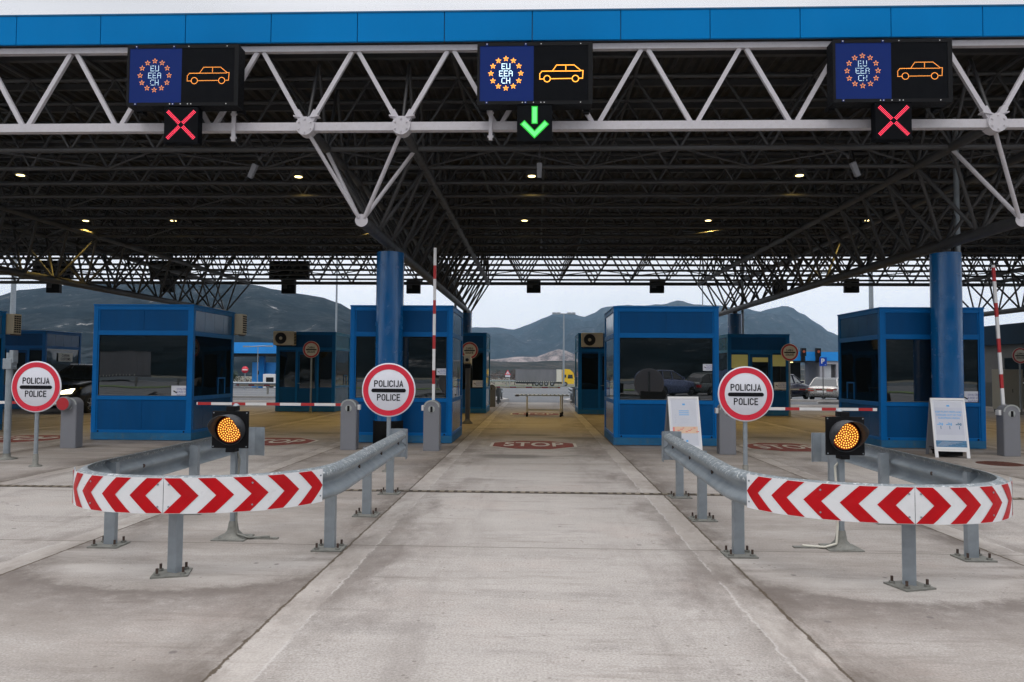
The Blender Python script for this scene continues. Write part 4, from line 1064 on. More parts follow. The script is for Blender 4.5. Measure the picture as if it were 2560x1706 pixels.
    Z0, Z1 = .500, .760; half = (Z1-Z0)/2
    for dirn, nch, Lp in ((1, 5, 1.215), (-1, 5, 1.215)):
        if mirror: nch = nch
        bd = MB(); nseg = 48
        for k in range(nseg):
            u0, u1 = .002+(Lp-.002)*k/nseg, .002+(Lp-.002)*(k+1)/nseg
            q = [at(dirn*u0, Z0), at(dirn*u1, Z0), at(dirn*u1, Z1), at(dirn*u0, Z1)]
            bd.add(q, [(0, 1, 2, 3) if dirn > 0 else (3, 2, 1, 0)], 0)
        per = .242; wd = .122; rows_ = 8
        for k in range(nch):
            for row in range(rows_):
                v0, v1 = row/rows_, (row+1)/rows_
                sh0 = (1-abs(2*v0-1))*half; sh1 = (1-abs(2*v1-1))*half
                ua, ub = k*per, k*per+wd
                for c_ in range(4):
                    f0, f1 = c_/4, (c_+1)/4
                    us = [ua+(ub-ua)*f0+sh0, ua+(ub-ua)*f1+sh0, ua+(ub-ua)*f1+sh1, ua+(ub-ua)*f0+sh1]
                    us = [min(Lp-.003, max(.004, u_)) for u_ in us]
                    if abs(us[1]-us[0])+abs(us[2]-us[3]) < 1e-5: continue
                    zz = [Z0+(Z1-Z0)*v0]*2+[Z0+(Z1-Z0)*v1]*2
                    q = [at(dirn*u_, min(Z1-.004, max(Z0+.004, z_)), .0025) for u_, z_ in zip(us, zz)]
                    bd.add(q, [(0, 1, 2, 3) if dirn > 0 else (3, 2, 1, 0)], 1)
        brd = bd.build('chevron_board', [M['panel_white'], M['panel_red']], t)
        rv = MB()
        for u_ in (.04, .62, 1.19):
            for z_ in (Z0+.05, Z1-.05):
                c_ = at(dirn*u_, z_); c2 = at(dirn*u_, z_, .006); rv.tube(c_, c2, .007, n=8)
        rv.build('rivet', M['galv'], brd)
    return t
gl = guard(-2.77, 'curved galvanised guardrail with red and white chevron boards, left of the centre lane', .07)
gr_ = guard(2.70, 'curved galvanised guardrail with red and white chevron boards, right of the centre lane', -.06, True)
# the same guardrails, turned round, at the far end of the islands
for cx, lab in ((-2.77, 'left of the centre lane'), (2.70, 'right of the centre lane'), (-8.4, 'behind the far left booth'), (8.3, 'behind the yellow lit booth')):
    dup(gl, (cx, 43.0, -.03), PI, 'far galvanised guardrail at the canopy exit, %s' % lab)

# ------------------------------------------------------------------ amber warning lights
def warn_light(loc, label, mirror, cable_side):
    t = thing('warning_light', label, 'warning light', loc, 0, 'amber warning lights on posts')
    p = MB(); p.tube((0, .03, .03), (0, .03, 1.18), .030, n=16); p.box(-.022, .022, -.012, .002, .50, .80); p.build('post', M['galv'], t)
    p = MB(); p.lathe([(.13, .0), (.13, .012), (.10, .02), (.052, .07), (.040, .14), (.034, .16)], 20, c=(0, .03, 0)); p.box(-.15, .15, -.10, .16, 0, .010); p.build('post_foot', M['galv_dark'], t)
    cz = 1.0
    h = MB(); h.box(-.168, .168, -.085, -.068, cz-.168, cz+.168); h.box(-.12, .12, -.068, .02, cz-.13, cz+.13); h.box(-.04, .04, -.085, .03, cz+.168, cz+.21); h.box(-.04, .04, -.085, .03, cz-.205, cz-.168)
    hs = h.build('housing', M['black'], t, bevel=.004)
    sc_ = MB()
    for x_ in (-.152, .152):
        for z_ in (-.152, .152): sc_.tube((x_, -.090, cz+z_), (x_, -.085, cz+z_), .006, n=8)
    sc_.build('screw', M['galv'], hs)
    cb_ = MB(); cb_.tube((.0, .0, cz+.17), (.0, .05, cz+.21), .03, n=12); cb_.build('cap', M['galv'], t)
    # lens: LED dots on a glowing disc
    ln = MB(); ln.lathe([(.0001, -.094), (.112, -.094), (.118, -.086)], 40, c=(0, 0, cz), axis=1); lens = ln.build('lens', M['amber_glow'], hs)
    dd = MB()
    for ring in range(0, 6):
        nn = 1 if ring == 0 else ring*6
        for i in range(nn):
            a_ = 2*PI*i/nn+ring*.2; dot(dd, ring*.0205*math.cos(a_), cz+ring*.0205*math.sin(a_), -.0955, .0060)
    dd.build('led_array', M['led_amber_dot'], lens)
    # tunnel visor, longer on top, cut away below
    vs_ = []; N = 36; R2 = .140; th_ = .004
    for rr in (R2, R2-th_):
        for i in range(N+1):
            a_ = -PI*.5+(2*PI)*i/N
            depth = min(.18, .185*(.78*math.sin(a_)+.66))
            vs_ += [(rr*math.cos(a_), -.085, cz+rr*math.sin(a_)), (rr*math.cos(a_), -.085-max(.012, depth), cz+rr*math.sin(a_))]
    v = MB(); n2 = (N+1)*2
    fs_ = []
    for i in range(N):
        fs_ += [(2*i, 2*i+1, 2*i+3, 2*i+2), (n2+2*i, n2+2*i+2, n2+2*i+3, n2+2*i+1), (2*i+1, n2+2*i+1, n2+2*i+3, 2*i+3)]
    v.add(vs_, fs_, 0, True); v.build('visor', mat('grey_black_visor', (.035, .037, .042), .6, var=.3, vs=30), hs)
    # cable down the post
    c_ = MB(); s_ = cable_side
    c_.path([(0.02, .03, cz-.2), (.05*s_, .02, .72), (.045*s_, .0, .5), (.04*s_, .0, .2), (.06*s_, -.02, .05), (.16*s_, -.02, .02), (.24*s_, .02, .015), (.34*s_, .03, .02)], .010, 7)
    c_.build('cable', M['sign_cream'] if s_ < 0 else M['galv_dark'], t)
    c_ = MB(); c_.box(.0, .01, -.01, .01, 0, .0001)
    f_ = MB(); f_.box(*(sorted((.10*s_, .42*s_))), .0, .05, .0, .012); f_.build('cable_cover', M['galv_dark'], t)
    return t
warn_light((-2.78, 6.58, 0), 'lit amber warning light on a post inside the left guardrail', False, 1)
warn_light((2.70, 6.55, 0), 'lit amber warning light on a post inside the right guardrail', True, -1)

# ------------------------------------------------------------------ poster boards
def aframe(loc, rz, label, kind_):
    t = thing('poster_board', label, 'poster board', loc, rz, 'folding poster boards')
    def leaf(y0, y1, nm, poster):
        e = bpy.data.objects.new(nm, None)
        f = MB(); W_ = .29; H_ = 1.09
        # leaning frame in local plane: x, s (0..1) from foot to top
        def P(x_, s_, o_=0):
            dy, dz = y1-y0, H_-0; L_ = math.hypot(dy, dz); ny, nz = (-dz/L_, dy/L_) if y0 < y1 else (dz/L_, -dy/L_)
            return (x_, y0+dy*s_+ny*o_, H_*s_+nz*o_)
        def q(x0, x1, s0, s1, o0, o1, mi, tgt):
            vs_ = [P(x0, s0, o0), P(x1, s0, o0), P(x1, s1, o0), P(x0, s1, o0), P(x0, s0, o1), P(x1, s0, o1), P(x1, s1, o1), P(x0, s1, o1)]
            tgt.add(vs_, [(0, 1, 2, 3), (7, 6, 5, 4), (0, 4, 5, 1), (1, 5, 6, 2), (2, 6, 7, 3), (3, 7, 4, 0)], mi)
        q(-W_, -W_+.028, .14, 1, -.01, .018, 0, f); q(W_-.028, W_, .14, 1, -.01, .018, 0, f); q(-W_+.028, W_-.028, .965, 1, -.01, .018, 0, f); q(-W_+.028, W_-.028, .14, .17, -.01, .018, 0, f)
        q(-W_, -W_+.055, 0, .14, -.008, .014, 0, f); q(W_-.055, W_, 0, .14, -.008, .014, 0, f); q(-W_+.055, W_-.055, .105, .14, -.008, .012, 0, f)
        fr = f.build('frame' if poster else 'rear_frame', M['white'] if poster else M['housing'], t)
        g = MB(); q(-W_+.028, W_-.028, .17, .965, -.004, .006, 0, g)
        mats = [M['sign_white'], M['p_blue'], M['p_paper'], M['p_orange'], M['p_sea'], M['p_red'], M['p_shade']]
        pn = g.build('panel', M['sign_white'] if poster else M['housing'], fr)
        if poster:
            s = MB()
            def r(x0, x1, s0, s1, mi, o_=.0075): s.add([P(x0, s0, o_), P(x1, s0, o_), P(x1, s1, o_), P(x0, s1, o_)], [(0, 1, 2, 3)], mi)
            def tx(txt, cx_, s_, size, mi, o_=.0095):
                vs_, fs_ = text_geo(txt, size, .001, .9)
                s.add([P(cx_+a_, s_+b_/H_, o_) for a_, b_ in vs_], fs_, mi)
            r(-.235, .235, .19, .94, 2)
            r(-.025, .025, .855, .885, 1, .0085)
            if kind_ == 'plant':
                r(-.235, .235, .38, .84, 6, .0078)
                for i, l_ in enumerate(('KEEP PLANT PESTS AND', 'DISEASES OUT OF THE', 'EUROPEAN UNION')): tx(l_, 0, .765-.052*i, .046, 1)
                r(-.255, .255, .178, .285, 4, .0085)
                for cx_ in (-.15, 0, .16):
                    for i in range(9):
                        a_ = PI*(.15+.7*i/8); rr = .022+.02*((i*7) % 3)/2
                        bx_, bs = cx_+rr*1.3*math.cos(a_), .53+rr*1.3*math.sin(a_)/H_*1.0
                        r(bx_-.009, bx_+.009, bs-.008, bs+.008, 1 if cx_ < .1 else 4, .0088+.00002*i)
                    r(cx_-.006, cx_+.006, .475, .53, 4, .0092)
                for k in range(5):
                    r(-.24+.02*k, -.05+.06*k, .20+.015*k, .204+.015*k, 6, .0092+.0001*k)
            else:
                for i in range(3): r(-.10, .09, .755-.033*i, .768-.033*i, 1, .0085)
                for i in range(4): r(-.19+.012*(i % 2), -.165+.012*(i % 2), .56+.04*i, .585+.04*i, 6, .0085)
                r(-.235, .235, .39, .50, 3, .0085)
                for k in range(9):
                    xx = -.2+.05*k; r(xx, xx+.03+.012*(k % 3), .41+.02*(k % 4), .425+.02*(k % 4), 5, .0092)
                r(-.235, -.20, .40, .49, 5, .0091)
                r(0, .04, .25, .28, 1, .0086)
                for k in range(3): r(-.19, .21, .32+.012*k-.04, .3215+.012*k-.04, 6, .0082+.0001*k)
                for i, wdt in enumerate((.12, .17, .14, .16)): r(-.08, -.08+wdt, .635-.022*i, .641-.022*i, 6, .0085)
            s.build('poster', mats, pn)
        return fr
    leaf(-.25, 0, 'front', True)
    leaf(.30, .02, 'rear', False)
    hg = MB(); hg.box(-.26, -.2, -.01, .03, 1.085, 1.10); hg.box(.2, .26, -.01, .03, 1.085, 1.10); hg.build('hinge', M['dark_steel'], t)
    wt = MB(); wt.box(-.2, .2, -.16, .22, .03, .10); wt.bar((-.24, -.2, .16), (-.24, .24, .16), .01); wt.bar((.24, -.2, .16), (.24, .24, .16), .01)
    wt.build('ballast', M['rubber'], t)
    return t
M['p_blue'] = mat('poster_light_blue', (.12, .38, .72), .5, var=.1); M['p_paper'] = mat('poster_paper', (.55, .57, .63), .45, var=.03, vs=5)
M['p_orange'] = mat('poster_pale_orange', (.70, .50, .36), .5, var=.08, vs=9); M['p_sea'] = mat('poster_sea_blue', (.06, .18, .32), .5, var=.45, vs=14, streak=(1, 1, 5))
M['p_red'] = mat('poster_faded_red', (.72, .22, .20), .5, var=.1); M['p_shade'] = mat('poster_pale_grey', (.50, .52, .60), .5, var=.04)
aframe((2.71, 13.6, 0), .12, 'white folding poster board with faded orange band, left of the right police sign', 'animal')
aframe((7.72, 13.95, 0), -.20, 'white folding poster board about plant pests in front of the right blue column', 'plant')

# ------------------------------------------------------------------ wheeled table
t = thing('wheeled_table', 'low grey steel inspection table on castors standing in the centre lane', 'table', (.28, 24.95, 0))
b = MB(); b.box(-.90, .82, -.32, .32, .70, .735); 
for i in range(12): b.tube((-.80+i*.14, -.30, .742), (-.80+i*.14, .30, .742), .022, n=8)
b.build('table_top', M['galv'], t)
for x_, y_ in ((-.62, -.28), (-.62, .28), (.52, -.28), (.60, .28)):
    l_ = MB(); l_.box(x_-.022, x_+.022, y_-.022, y_+.022, .13, .70); lg = l_.build('leg', M['beige'], t)
    c_ = MB(); c_.tube((x_-.03, y_, .075), (x_+.03, y_, .075), .075, n=16); c_.box(x_-.03, x_+.03, y_-.02, y_+.02, .09, .135); c_.build('castor', M['black'], lg)
b = MB(); b.box(-.60, .52, -.30, -.27, .20, .23); b.box(-.60, .58, .27, .30, .20, .23); b.box(-.63, -.60, -.28, .28, .20, .23); b.build('lower_rail', M['beige'], t)
b = MB(); b.box(-1.0, -.90, -.25, .25, .68, .74); b.tube((-1.02, -.25, .70), (-1.02, .25, .70), .02); b.build('end_roller', M['dark_steel'], t)

# ------------------------------------------------------------------ cars
def car(loc, rz, label, paint, L_=4.4, W_=1.78, H_=1.48, kind_='hatch', lights_on=False, cat='car', group=None):
    t = thing('passenger_car', label, cat, loc, rz, group)     # front of the car looks towards -Y
    hw = W_/2; k = H_/1.48
    # stations along y: (y, hood/body top z, half width at belt, sill z, roof z or None, roof half width)
    if kind_ == 'van': gp = [(-.16, .0), (-.05, .62), (.05, .98), (.30, 1.0), (.42, .93), (.485, .55), (.495, 0)]
    elif kind_ == 'sedan': gp = [(-.13, 0), (-.05, .55), (.03, .95), (.18, 1.0), (.30, .80), (.37, .30), (.41, 0)]
    else: gp = [(-.20, 0), (-.10, .60), (-.02, .96), (.18, 1.0), (.36, .90), (.45, .50), (.48, 0)]
    belt = .92*k if kind_ != 'van' else 1.0*k
    def body_top(f):     # f from -.5 front to .5 rear
        if f < -.5+.06: return belt*(.62+.22*(f+.5)/.06)
        if f < gp[0][0]: return belt*(.84+.16*(f+.44)/(gp[0][0]+.44))
        if kind_ == 'sedan' and f > gp[-1][0]: return belt*(1.0-.06*(f-gp[-1][0])/.1)
        return belt*1.0
    def halfw(f): return hw*(1-.16*max(0, (abs(f)-.40)/.10)**2)
    mb = MB(); st = [-.5, -.488, -.46, -.42, -.36, -.30, -.22, -.12, 0, .12, .22, .30, .36, .42, .46, .488, .5]
    rings = []
    for f in st:
        y_ = f*L_; w2 = halfw(f); bt = body_top(f); sill = .22 if abs(f) < .44 else .22+.10*(abs(f)-.44)/.06
        if abs(f) >= .499: bt -= .10; sill += .12; w2 *= .93
        ring = [(-w2*.90, sill), (-w2, sill+.10), (-w2*1.0, (sill+bt)*.55), (-w2*.985, bt-.10), (-w2*.93, bt-.02), (-w2*.6, bt+.012), (0, bt+.02), (w2*.6, bt+.012), (w2*.93, bt-.02), (w2*.985, bt-.10), (w2, (sill+bt)*.55), (w2, sill+.10), (w2*.90, sill)]
        rings.append([(x_, y_, z_) for x_, z_ in ring])
    n_ = len(rings[0]); vs_ = [v for r in rings for v in r]
    fs_ = [(i*n_+j, i*n_+(j+1) % n_, (i+1)*n_+(j+1) % n_, (i+1)*n_+j) for i in range(len(st)-1) for j in range(n_)]
    mb.add(vs_, fs_, 0, True); mb.add(rings[0], [tuple(range(n_))]); mb.add(rings[-1], [tuple(range(n_))[::-1]])
    # roof skin with pillars
    rh = H_-belt; ghw = lambda z: hw*(.93-.20*z)
    roofz = lambda z: belt+rh*z
    R0 = [(f*L_, roofz(z), ghw(z)) for f, z in gp if z > .9]
    for (ya, za, wa), (yb, zb, wb) in zip(R0, R0[1:]):
        mb.add([(-wa, ya, za), (wa, ya, za), (wb, yb, zb), (-wb, yb, zb), (-wa*.9, ya, za-.035), (wa*.9, ya, za-.035), (wb*.9, yb, zb-.035), (-wb*.9, yb, zb-.035)], [(0, 1, 2, 3), (0, 3, 7, 4), (1, 5, 6, 2)], 0)
    tops = [(f*L_, roofz(z), ghw(z)) for f, z in gp]
    for sg in (-1, 1):
        for a_, b_ in zip(tops, tops[1:]):
            mb.tube((sg*a_[2]*.99, a_[0], a_[1]), (sg*b_[2]*.99, b_[0], b_[1]), .035, n=6)
        for fr in (.10, .30 if kind_ != 'sedan' else .2):
            zt = next(roofz(z0+(z1-z0)*(fr-f0)/(f1-f0)) for (f0, z0), (f1, z1) in zip(gp, gp[1:]) if f0 <= fr <= f1)
            mb.bar((sg*hw*.93, fr*L_, belt-.02), (sg*hw*.75, fr*L_, zt-.02), .05, .07)
    body = mb.build('body', paint, t)
    # glass: front, rear and side panes
    def pane(nm, pts): g = MB(); g.add(pts, [tuple(range(len(pts)))]); g.build(nm, M['car_glass'], t)
    def quad(a_, b_, nm): pane(nm, [(-a_[2]*.95, a_[0]-.0, a_[1]+.004), (a_[2]*.95, a_[0], a_[1]+.004), (b_[2]*.95, b_[0], b_[1]+.004), (-b_[2]*.95, b_[0], b_[1]+.004)])
    i0 = next(i for i, (f, z) in enumerate(gp) if z > .9); i1 = max(i for i, (f, z) in enumerate(gp) if z > .9)
    g = MB()
    for a_, b_ in zip(tops[:i0], tops[1:i0+1]): g.add([(-a_[2]*.96, a_[0], a_[1]), (a_[2]*.96, a_[0], a_[1]), (b_[2]*.96, b_[0], b_[1]), (-b_[2]*.96, b_[0], b_[1])], [(0, 1, 2, 3)])
    g.build('windscreen', M['car_glass'], t)
    g = MB()
    for a_, b_ in zip(tops[i1:-1], tops[i1+1:]): g.add([(-a_[2]*.96, a_[0], a_[1]), (a_[2]*.96, a_[0], a_[1]), (b_[2]*.96, b_[0], b_[1]), (-b_[2]*.96, b_[0], b_[1])], [(0, 1, 2, 3)])
    g.build('rear_window', M['car_glass'], t)
    for sg in (-1, 1):
        g = MB(); pts = [(sg*a_[2]*.985, a_[0], a_[1]) for a_ in tops]; g.add(pts, [tuple(range(len(pts))) if sg < 0 else tuple(range(len(pts)))[::-1]]); g.build('side_window', M['car_glass'], t)
        m_ = MB(); m_.prism([(gp[0][0]*L_+.25, belt-.0), (gp[0][0]*L_+.40, belt-.0), (gp[0][0]*L_+.38, belt+.13), (gp[0][0]*L_+.27, belt+.13)], 0, sg*(hw+.02), sg*(hw+.17)); m_.build('mirror', paint, t, bevel=.015)
        for fy in (-.31, .30):
            wl = MB(); xo = sg*(hw-.10); xi = sg*(hw+.012); r = .32
            wl.lathe([(.2, 0), (r-.02, 0), (r, .03), (r, .17), (r-.02, .20), (.2, .20)], 28, c=(min(xo-.09*(sg), xi-.2*sg) if sg > 0 else xi, fy*L_, r), axis=0)
            wo = wl.build('wheel', M['tyre'], t)
            rm = MB(); xf = sg*(hw+.004)
            rm.tube((xf-.03*sg, fy*L_, r), (xf, fy*L_, r), .07, n=12)
            for q in range(5):
                a_ = 2*PI*q/5+.3; rm.bar((xf-.015*sg, fy*L_, r), (xf-.015*sg, fy*L_+.2*math.cos(a_), r+.2*math.sin(a_)), .06, .02)
            rm.lathe([(.19, -.02), (.205, -.02), (.205, .02), (.19, .02)], 24, c=(xf-.02*sg, fy*L_, r), axis=0)
            rm.build('rim', M['alloy'], wo)
            ar = MB(); N = 16
            pts = [(fy*L_+.37*math.cos(PI*i/N), .30+.37*math.sin(PI*i/N)) for i in range(N+1)]
            ar.add([(sg*(hw+.003), a_, z_) for a_, z_ in pts], [tuple(range(N+1))]); ar.build('wheel_arch', M['black'], body)
        hl = MB(); hx = hw*.62; yf = -.5*L_
        hl.prism([(sg*hx-.19, belt*.60), (sg*hx+.17, belt*.62), (sg*hx+.2, belt*.76), (sg*hx-.12, belt*.70)], 1, yf-.008, yf+.25); hl.build('headlight', M['headlight_on'] if lights_on else M['roof_white'], t)
        tl = MB(); tl.prism([(sg*hx-.10, belt*.66), (sg*hx+.26, belt*.66), (sg*hx+.26, belt*.86), (sg*hx-.10, belt*.84)], 1, .5*L_-.24, .5*L_+.008); tl.build('tail_light', M['tail'], t)
    gr = MB(); gr.box(-.45, .45, -.5*L_-.012, -.5*L_+.05, .36, .52); gr.box(-.35, .35, -.5*L_-.010, -.5*L_+.05, belt*.58, belt*.68); gr.build('grille', M['black'], t)
    np_ = MB(); np_.box(-.26, .26, .5*L_+.001, .5*L_+.012, .50, .61); np_.box(-.26, .26, -.5*L_-.020, -.5*L_-.0125, .30, .40); np_.build('number_plate', M['white'], t)
    ub = MB(); ub.box(-hw*.85, hw*.85, -.44*L_, .44*L_, .18, .30); ub.build('underbody', M['black'], body)
    if kind_ == 'van':
        rr_ = MB()
        for sg in (-1, 1): rr_.tube((sg*hw*.68, .02*L_, H_+.02), (sg*hw*.68, .38*L_, H_+.02), .02, n=6)
        rr_.build('roof_rail', M['alloy'], t)
    return t
car((-16.35, 25.75, -.0), .05, 'dark van with lit headlights behind the leftmost police sign', M['car_dark'], 4.4, 1.85, 1.66, 'van', True)
car((15.9, 47.2, gz(47)), PI-.70, 'dark navy estate car parked at the right, beyond the canopy', M['car_navy'], 4.7, 1.8, 1.58, 'van')
car((19.0, 47.6, gz(47.6)), PI-.62, 'silver saloon car parked beside the navy estate', M['car_silver'], 4.5, 1.8, 1.43, 'sedan')
# cars and hills behind the camera, seen in the booth windows
car((8.5, -17, -.0), .9, 'pale blue car parked behind the camera, mirrored in booth glass, leftmost of three', M['car_blue'], kind_='van', H_=1.6)
car((12.2, -18.5, -.0), 1.1, 'grey car parked behind the camera, mirrored in booth glass, middle of three', M['car_grey'])
car((15.6, -19.5, -.0), 1.3, 'grey green car parked behind the camera, mirrored in booth glass, rightmost of three', M['car_grey'], kind_='sedan')

# ------------------------------------------------------------------ lorry
t = thing('articulated_lorry', 'yellow cab lorry with long grey curtain trailer far beyond the centre lane', 'lorry', (-1.1, 160, gz(160)))
b = MB(); b.box(-3.7, 5.3, 0, 2.5, 1.0, 3.75)
b.build('trailer_curtain', M['curtain'], t)
b = MB(); b.box(-3.75, 5.35, -.03, 2.53, 3.75, 3.82); b.box(-3.75, 5.35, -.04, 2.54, .85, 1.0); b.build('trailer_frame', M['dark_steel'], t)
b = MB(); b.box(5.36, 6.5, 0.02, 2.48, 1.0, 3.72); b.build('front_bulkhead', M['sign_cream'], t)
b = MB(); b.prism([(6.6, .55), (9.2, .55), (9.3, 1.9), (9.1, 3.0), (8.3, 3.75), (7.0, 3.85), (6.6, 3.6)], 1, 0, 2.5); cab = b.build('cab', M['yellow'], t, bevel=.05)
b = MB(); b.prism([(6.8, 1.95), (7.5, 1.95), (7.5, 2.6), (6.9, 2.6)], 1, -.03, -.005); b.build('cab_window', M['car_glass'], cab)
b = MB(); b.prism([(7.8, 1.75), (9.0, 1.75), (8.85, 2.6), (7.9, 2.6)], 1, -.03, -.005); b.build('cab_window', M['car_glass'], cab)
for x_ in (1.0, 2.0, 3.1, 4.4, 7.3):
    w_ = MB(); w_.tube((x_, -.02, .52), (x_, .3, .52), .5, n=22); wo = w_.build('wheel', M['tyre'], t)
    r_ = MB(); r_.tube((x_, -.04, .52), (x_, -.02, .52), .26, n=14); r_.build('rim', M['housing'], wo)
b = MB(); b.box(-3.6, 1.0, .3, 2.2, .55, .85); b.box(0, .3, 0, 2.4, .1, .85); b.box(-1.2, -1.0, 0, 2.4, .3, .85); b.box(4.5, 7.0, .4, 2.0, .6, .9); b.build('chassis', M['black'], t)
for k in range(22):
    pass
b = MB()
for k in range(20): b.box(-3.55+k*.46, -3.47+k*.46, -.045, -.04, .92, 1.12)
st_ = b.build('curtain_strap', M['sign_cream'], t); st_['kind'] = 'stuff'
lorry = t
dup(lorry, (-50, -52, -.3), PI+.12, 'yellow cab lorry behind the camera, mirrored in the left booth window')
# second trailer glimpsed between the booths
t = thing('blue_trailer', 'dark blue lorry trailer glimpsed beside the far booth left of the centre lane', 'trailer', (-18.6, 158, gz(158)))
b = MB(); b.box(-9, 3.6, 0, 2.5, 1.0, 3.8); b.build('trailer_body', M['car_blue'], t)
for x_ in (-1.5, -.3, .9):
    w_ = MB(); w_.tube((x_, -.02, .52), (x_, .3, .52), .5, n=18); w_.build('wheel', M['tyre'], t)

# ------------------------------------------------------------------ small signs beyond
def tri_sign(loc, label):
    t = thing('warning_sign', label, 'road sign', loc); H_ = 1.9
    p = MB(); p.tube((-.35, .05, 0), (-.35, .05, 2.6), .045, n=8); p.tube((.35, .05, 0), (.35, .05, 2.6), .045, n=8); p.build('pole', M['galv'], t)
    SC = .55
    def tr(s_, z0): s_ *= SC; return [(-s_, z0), (s_, z0), (0, z0+s_*1.72)]
    b_ = MB(); b_.prism(tr(1.15, 2.35), 1, -.02, .02); pl_ = b_.build('sign_plate', M['sign_red'], t)
    b_ = MB(); b_.prism(tr(.72, 2.49), 1, -.03, -.021); b_.build('sign_face', M['sign_white'], pl_)
    b_ = MB(); b_.box(-.09, -.03, -.04, -.031, 2.55, 2.8); b_.box(.05, .11, -.04, -.031, 2.55, 2.8); b_.build('symbol', M['text'], pl_)
    b_ = MB(); b_.box(-.5, .5, -.02, .02, 1.95, 2.28); b_.build('sub_plate', M['sign_white'], t)
tri_sign((-6.1, 150, gz(150)), 'white triangular warning sign with red edge beyond the centre lane')
def simple_sign(name, loc, label, face, zc, r, bar=True):
    t = thing(name, label, 'road sign', loc)
    p = MB(); p.tube((0, .04, 0), (0, .04, zc), .035, n=8); p.build('pole', M['galv'], t)
    d_ = MB(); d_.lathe([(.0001, 0), (r, 0), (r, .02), (.0001, .02)], 32, c=(0, 0, zc), axis=1); pl_ = d_.build('sign_plate', face, t)
    if bar: q = MB(); q.box(-r*.75, r*.75, -.01, -.001, zc-r*.16, zc+r*.16); q.build('white_bar', M['white'], pl_)
simple_sign('no_entry_sign', (-28.0, 68.5, gz(68.5)), 'round red no entry sign left of the bright blue booth', M['sign_red'], 1.95, .33)
simple_sign('small_red_sign', (-14.8, 150, gz(150)), 'tiny round red sign left of the triangular warning sign', M['sign_red'], 1.9, .45, False)
t = thing('parking_sign', 'blue square parking sign with white P in front of the silver car', 'road sign', (17.12, 44, gz(44)))
p = MB(); p.tube((0, .04, 0), (0, .04, 2.6), .03, n=8); p.build('pole', M['dark_steel'], t)
p = MB(); p.box(-.215, .215, -.01, .015, 2.08, 2.60); pp = p.build('sign_plate', M['blue_sign'], t)
p = MB(); put_text(p, 'P', -.03, 2.36, -.014, .42, 0, .012); put_text(p, 'x', .13, 2.17, -.014, .14); p.build('lettering', M['white'], pp)
# direction board, blue, partly hidden
t = thing('blue_direction_sign', 'narrow blue direction sign right of the far booth at the left of the centre lane', 'road sign', (-14.0, 130, gz(130)))
p = MB(); p.tube((0, .05, 0), (0, .05, 3), .06, n=8); p.build('pole', M['galv'], t)
p = MB(); p.box(-.9, 1.0, -.02, .02, .9, 4.4); p.build('sign_plate', M['blue_sign'], t)

# ------------------------------------------------------------------ light masts
def mast(loc, label, h, r, head):
    t = thing('light_mast', label, 'light mast', loc, 0, 'light masts beyond the canopy')
    p = MB(); p.tube((0, 0, 0), (0, 0, h), r*1.15, r*.7, n=12); p.build('mast', M['galv'], t)
    p = MB(); p.tube((0, 0, 0), (0, 0, .12), r*2, n=12); p.build('foot', M['galv_dark'], t)
    if head:
        p = MB(); p.tube((-2.2, 0, h), (2.2, 0, h), .10, n=8)
        for x_ in (-2.0, -1.1, 1.1, 2.0): p.box(x_-.4, x_+.4, -.3, .3, h-.1, h+.28)
        p.build('lamp_head', M['galv'], t)
    else:
        p = MB(); p.tube((-1.0, 0, h), (1.0, 0, h+.1), .06, n=8); p.box(-1.6, -.9, -.2, .2, h-.05, h+.1); p.box(.9, 1.6, -.2, .2, h, h+.15); p.build('lamp_head', M['galv'], t)
mast((-44.7, 60, gz(60)), 'thick grey light mast at the left edge before the hill', 15, .22, False)
mast((-25.3, 90, gz(90)), 'slim grey light mast left of the left column', 22, .13, False)
mast((5.45, 150, gz(150)), 'tall slim light mast with lamp ring over the centre lane', 15.1, .19, True)
mast((25.0, 55, gz(55)), 'thick grey light mast left of the right column', 17, .17, False)
mast((34.0, 150, gz(150)), 'distant thin light mast above the booth right of centre', 27, .14, False)
mast((-30.5, 78, gz(78)), 'thin distant light mast above the dark van', 4.6, .05, False)

# ------------------------------------------------------------------ weigh station to the left
t = thing('weighing_station', 'bright blue roofed lorry station with blue booth beyond the left lanes', 'station', (-33.9, 86, gz(86)))
zb = -gz(86)
b = MB(); b.box(-16, .35, -1.0, 5, 4.15, 5.45); b.build('roof_fascia', M['sky_blue'], t)
b = MB(); b.add([(.35, -1.0, 4.15), (6.5, 3.0, 4.15), (6.5, 3.0, 5.45), (.35, -1.0, 5.45), (.35, 5, 4.15), (6.5, 7, 4.15), (6.5, 7, 5.45), (.35, 5, 5.45)], [(0, 1, 2, 3), (7, 6, 5, 4), (3, 2, 6, 7), (1, 5, 6, 2)]); b.build('side_fascia', M['sky_blue'], t)
b = MB(); b.box(-15.8, 5, -.6, 6, 3.85, 4.15); b.build('soffit', M['black'], t)
b = MB(); b.box(.25, .85, .5, 1.1, 0, 4.0); b.build('column', M['blue_frame'], t)
b = MB(); b.box(-.9, 3.0, 1.3, 3.6, .05, 3.1); b.build('booth_wall', M['sky_blue'], t)
b = MB(); b.add([(3.0, 1.2, .1), (5.6, 2.2, .1), (5.6, 2.2, 3.1), (3.0, 1.2, 3.1)], [(0, 1, 2, 3)]); b.add([(3.0, 1.25, .1), (5.6, 2.25, .1), (5.6, 4.2, .1), (3.0, 3.6, .1), (3.0, 1.25, 3.1), (5.6, 2.25, 3.1), (5.6, 4.2, 3.1), (3.0, 3.6, 3.1)], [(1, 2, 6, 5), (4, 5, 6, 7)]); b.build('booth_side', M['blue_frame'], t)
